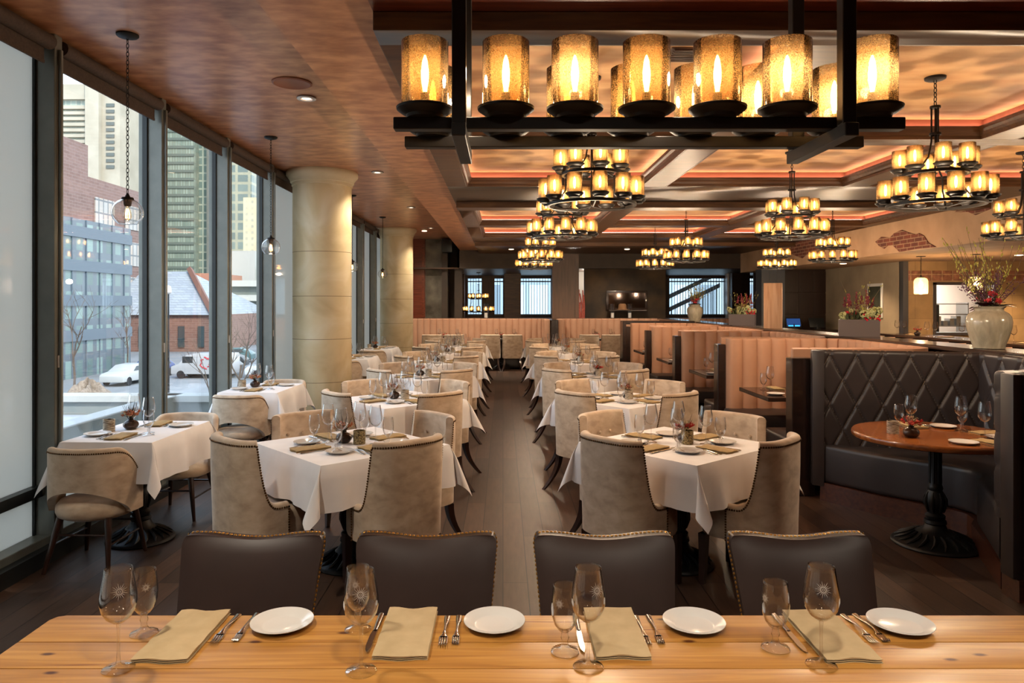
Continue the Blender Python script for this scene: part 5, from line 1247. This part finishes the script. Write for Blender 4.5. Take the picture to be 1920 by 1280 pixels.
# green glass tower, third pane
Y = 260.0
g1 = MB().box(XP(280, Y), XP(364, Y), Y, Y+20, 12, 110); g2 = MB().box(XP(364, Y), XP(425, Y), Y+4, Y+20, 12, 110); g3 = MB().box(XP(383, Y), XP(392, Y), Y+2, Y+6, -4, 110)
fl_ = MB()
for k in range(34): fl_.box(XP(280, Y), XP(364, Y), Y-.4, Y, 14+k*2.9, 14.9+k*2.9)
bld('glass_tower', 'tall greenish glass office tower filling the third pane', [('front', g1.mesh('front', fac('green_glass_front', '#8b9488', '#7f9188', '#b0bcb0', .95, 2.9, .3, .3), 0), None, [('floor_bands', fl_.mesh('floors', plain('tower_spandrel', '#6d7770', .5), 0), None)]), ('side', g2.mesh('side', fac('green_glass_side', '#a5a998', '#5d7069', '#75877e', 2.2, 2.9, .3, .3), 0), None), ('pier', g3.mesh('pier', m_conc, 0), None)])
bld('low_brick_block', 'low orange-brick block at the foot of the glass tower', MB().box(XP(250, 150.), XP(405, 150.), 150, 165, ZG, ZP(512, 150.)).mesh('low_brick_block', fac('orange_brick', '#a87058', '#c8b8a0', '#94644e', 3, 3.4, 1.1), 0))
# barn-roofed brick hall
hb_ = MB().box(-62, -38.2, 95, 118, ZG, .1)
hw = MB()
for k in range(9): hw.box(-61+k*2.6, -60.2+k*2.6, 94.8, 95, ZG+.6, -1.4)
rf = MB().add([(-63, 94.5, .1), (-38.2, 94.5, .1), (-46.6, 107, 6.35), (-64, 107, 6.35), (-38.2, 119, .1), (-63, 119, .1)], [(0, 1, 2, 3), (1, 4, 2), (2, 4, 5, 3), (0, 3, 5)])
tr_ = MB().tube([(-38.0, 94.4, .25), (-46.5, 106.9, 6.7)], .45, 4)
bld('brick_hall', 'low brick hall with a pale grey barn roof behind the parked cars', [('walls', hb_.mesh('walls', brick_mat('hall_brick', '#85645a', '#77574d', '#8f7870', .9, .3, .02, noise=.2, bmp=0), 0), None, [('tall_windows', hw.mesh('tall_windows', plain('hall_glass', '#39474c', .3), 0), None)]), ('roof', rf.mesh('roof', brick_mat('slate_roof', '#a2a7aa', '#9398a0', '#80868c', 1.2, .35, .03, noise=.2, bmp=0), 0), None), ('gable_trim', tr_.mesh('gable_trim', plain('gable_brown', '#7d5546', .7), 0), None)])
# fourth pane
Y = 240.0
bld('dark_glass_tower', 'grey-green gridded tower at the left of the fourth pane', MB().box(XP(425, Y), XP(472, Y), Y, Y+20, 16, 110).mesh('dark_glass_tower', fac('grid_tower', '#a09c85', '#64706b', '#7a867e', 4.2, 3.2, .45, .3), 0))
Y = 200.0
bld('cream_slab', 'sunlit cream office slab in the fourth pane', MB().box(XP(456, Y), XP(520, Y), Y, Y+20, 16, ZP(370, Y)).mesh('cream_slab', fac('cream_slab_facade', '#cbbd9c', '#a9a38f', '#bdb399', 1.6, 1.7, .5), 0))
Y = 170.0
bld('white_block', 'white low block with a glazed end in the fourth pane', [('walls', MB().box(XP(425, Y), XP(478, Y), Y, Y+15, ZG, ZP(470, Y)).mesh('walls', plain('bright_render', '#b5b3ac', .8), 0), None), ('glazed_end', MB().box(XP(474, Y), XP(520, Y), Y+1, Y+15, ZG, ZP(500, Y)).mesh('glazed_end', fac('pale_green_glass', '#b9bfb4', '#93a79e', '#aebcb2', 1, 2.5, .3), 0), None)])
Y = 120.0
pk2 = MB()
for z in (-3.2, -.6, 2.0, 4.4): pk2.box(XP(425, Y), XP(530, Y), Y-1, Y, z, z+1.0)
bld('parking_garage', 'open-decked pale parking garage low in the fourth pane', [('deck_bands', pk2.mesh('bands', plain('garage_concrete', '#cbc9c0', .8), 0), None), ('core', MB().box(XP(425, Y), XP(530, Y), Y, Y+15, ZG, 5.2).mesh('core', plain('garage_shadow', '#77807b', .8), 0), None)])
# facade added to tone down the bright sky in the rear windows
bld('added_rear_facade', 'pale blue-grey building added to dim the rear windows', MB().box(-5, 24, 33, 34, ZG, 12).mesh('added_rear_facade', fac('added_rear_facade', '#8fa3b2', '#5f7484', '#b5c6d2', 1.1, 2.6, .12), 0))
# cars
M_tyre = plain('tyre', '#15161a', .8); M_cg = plain('car_glass', '#232c33', .08)
def car(colr, L=4.6, W=1.8, H=1.6, van=False):
    body = MB(); pf = [(0, .3), (0, .8), (.25, .95), (1.1, 1.05), (1.9, H-.05), (3.4, H), (L-.25, 1.15 if not van else H), (L, .9), (L, .3)]
    if van: pf = [(0, .35), (0, 1.0), (.7, 1.25), (1.3, 1.95), (2.0, 2.1), (L-.1, 2.1), (L, 1.9), (L, .35)]
    n = len(pf); vs = []
    for w_, s_ in ((-W/2, 1), (W/2, 1)):
        for x, z in pf: vs.append((x, w_*(.86 if z > 1.1 and not van else 1), z))
    body.add(vs, [list(range(n))[::-1], list(range(n, 2*n))]+[(i, (i+1) % n, n+(i+1) % n, n+i) for i in range(n)])
    kit = [('body', body.mesh('car_body', plain('car_paint_'+colr[1:], colr, .25), 40, bevel=.07, seg=2), None)]
    win = MB()
    if van: win.prism([(1.0, 0), (1.35, 0), (1.3, .1)], 0, .1); win.box(1.0, 1.9, -W/2-.005, W/2+.005, 1.3, 1.85)
    else:
        for w_ in (-1, 1):
            y = w_*(W/2+.012); y2 = w_*(W/2*.89+.012); win.add([(1.45, y, 1.08), (3.9, y, 1.1), (3.45, y2, H-.12), (2.0, y2, H-.14)], [(0, 1, 2, 3)])
        win.add([(1.16, -.7, 1.08), (1.16, .7, 1.08), (1.86, .66, H-.09), (1.86, -.66, H-.09)], [(0, 1, 2, 3)])
    kit.append(('windows', win.mesh('car_windows', M_cg, 0), None))
    for x in (.85, L-.9):
        for s_ in (-1, 1): kit.append(('wheel', MB().cyl((x, s_*(W/2-.2), .33), (x, s_*(W/2+.02), .33), .33, n=18).mesh('wheel', M_tyre), None))
    if van:
        lg = MB()
        for k in range(6):
            a = k*1.05; lg.tube([(3.0+.35*cos(a), -W/2-.02, 1.3+.35*sin(a)), (3.0+.5*cos(a+.4), -W/2-.02, 1.3+.45*sin(a+.4)), (3.0+.3*cos(a+.9), -W/2-.02, 1.3+.55*sin(a+.9))], .06, 4)
        kit.append(('red_emblem', lg.mesh('emblem', plain('van_red', '#c02838', .5), 0), None, [], 'red swirl emblem'))
    return kit
cars = [('#b4b6b6', 55, 208, .35, 0, 'white sport utility car parked beyond the rubble heap'), ('#2b4a86', 60, 256, .35, 0, 'blue car parked behind the white one'), ('#b0b0b2', 62, 330, -1.2, 1, 'white van with a red swirl emblem at the edge of the third pane'),
        ('#3a4148', 64, 352, -1.1, 0, 'dark grey parked car right of the white van'), ('#22262b', 70, 372, -1.1, 0, 'black parked car, second right of the white van'), ('#4b6b6e', 78, 394, -1.1, 0, 'teal parked car at the right of the third pane'),
        ('#c9cdd0', 62, 460, -.9, 0, 'silver car on the street in the fourth pane'), ('#3d3f45', 75, 150, .3, 0, 'dark car parked by the grey building')]
for cl_, Y, px, rz, vn, lab in cars: thing('van' if vn else 'car', lab, 'van' if vn else 'car', car(cl_, 5.2 if vn else 4.6, 1.9, 1.55, bool(vn)), T(XP(px, Y), Y, ZG+.02, rz-.4+pi/2), 'vehicles parked on the street')
# snow and rubble
def heap(seed, rx, ry, h, n=26):
    R = random.Random(seed); rows = []
    ph = [R.uniform(0, 6) for _ in range(6)]
    for i in range(n+1):
        r = i/n; rows.append([])
        for j in range(33):
            a = 2*pi*(j % 32)/32; k = 1+.15*sin(3*a+ph[0])+.08*sin(7*a+ph[1]); z = h*(1-r)**.9*(1+.2*sin(9*r+5*a+ph[2])+.1*sin(13*a+20*r+ph[3]))
            rows[-1].append(Vector((rx*r*k*cos(a), ry*r*k*sin(a), z)))
    mb = MB(); mb.grid(rows); return mb
M_snow = plain('snow', '#a6aab0', .8)
thing('rubble_heap', 'heap of brown rubble in front of the white car', 'heap', heap(1, 2.6, 2.6, 1.5).mesh('rubble_heap', noise_mat('rubble', '#6a5c50', '#9a8a7a', 8, .9), 60), T(XP(165, 44.), 44, ZG))
thing('snow_heap', 'snow heap left of the rubble', 'heap', heap(2, 2.2, 2.2, 1.1).mesh('snow_heap', M_snow, 60), T(XP(125, 40.), 40, ZG), 'snow heaps on the street')
thing('snow_heap', 'long snow bank along the curb in the third pane', 'heap', heap(3, 4.5, 1.6, .6).mesh('snow_heap', M_snow, 60), T(XP(365, 38.), 34, ZG), 'snow heaps on the street')
for k, (px, Y) in enumerate(((358, 38.), (380, 39.))):
    b = MB().box(-.9, .9, -.25, .25, 0, 1.0).box(-.6, .6, -.27, .27, .3, .6); thing('street_barrier', 'red plastic street barrier on the snow, %s of the pair' % ('left', 'right')[k], 'barrier', b.mesh('street_barrier', plain('barrier_red', '#c8323c', .5), bevel=.05), T(XP(px, Y), Y, ZG, .3), 'red street barriers')
# terrace beside the windows
struct('terrace_floor', MB().box(-5.85, -3.12, -4, 13.0, -1.1, -1.0).mesh('terrace', plain('terrace_grey', '#8c8f90', .8)))
struct('terrace_parapet', MB().box(-6.1, -5.9, -4, 13, -1.1, -.03).box(-30, -3.3, 12.95, 13.15, -1.1, -.12).mesh('parapet', plain('parapet_grey', '#7f8584', .7)))
struct('terrace_coping', MB().box(-6.16, -5.84, -4, 13.2, -.03, .0).box(-30, -3.3, 12.85, 13.25, -.12, .0).mesh('coping', plain('white_coping', '#a8a8a4', .5), bevel=.008, seg=1))
struct('snow_roof', MB().box(-30, -6.1, -4, 12.9, -.6, -.35).mesh('snow_roof', M_snow))
# bare trees
def tree(seed, H, r0, n=5):
    R = random.Random(seed); mb = MB()
    def br(p, d, L, r, lv):
        q = p+d*L; m_ = p+d*L*.5+Vector((R.gauss(0, .04), R.gauss(0, .04), 0))*L; mb.tube([p, m_, q], [r, r*.8, r*.6], 5 if lv < 2 else 4)
        if lv >= 4: return
        for k in range(R.choice((2, 3, 3))):
            dd = (d+Vector((R.gauss(0, .5), R.gauss(0, .5), R.uniform(.1, .5)))).normalized(); br(p.lerp(q, R.uniform(.55, 1)), dd, L*R.uniform(.55, .8), r*.55, lv+1)
    br(Vector((0, 0, 0)), Vector((0, 0, 1)), H*.4, r0, 0); return mb
M_bark = plain('bare_bark', '#5d5149', .9)
for k, (px, Y, H, zb_, lab) in enumerate(((137, 46., 8, ZG, 'bare street tree in front of the grey modern building'), (398, 16., 3.6, -1.9, 'slim bare sapling close outside the third pane'), (452, 42., 7, ZG, 'bare street tree in the fourth pane'), (240, 60., 7, ZG, 'bare street tree beside the corner of the grey modern building'))):
    thing('bare_tree', lab, 'tree', tree(k+3, H, .09 if H > 5 else .03).mesh('bare_tree', M_bark, 60), T(XP(px, Y), Y, zb_), 'bare trees outside')
struct('planter_bed', MB().box(-12, -4.2, 13.2, 22, -2.2, -1.9).mesh('bed', M_snow))
lp = [('pole', MB().cyl((0, 0, 0), (0, 0, 7), .07, .05).mesh('pole', M_aludark), None), ('lantern', MB().lathe([(.05, 7), (.2, 7.1), (.16, 7.5), (.001, 7.6)], 12).mesh('lantern', M_china), None)]
thing('street_lamp', 'dark street lamp post at the left edge of the third pane', 'street lamp', lp, T(XP(316, 48.), 48, ZG))
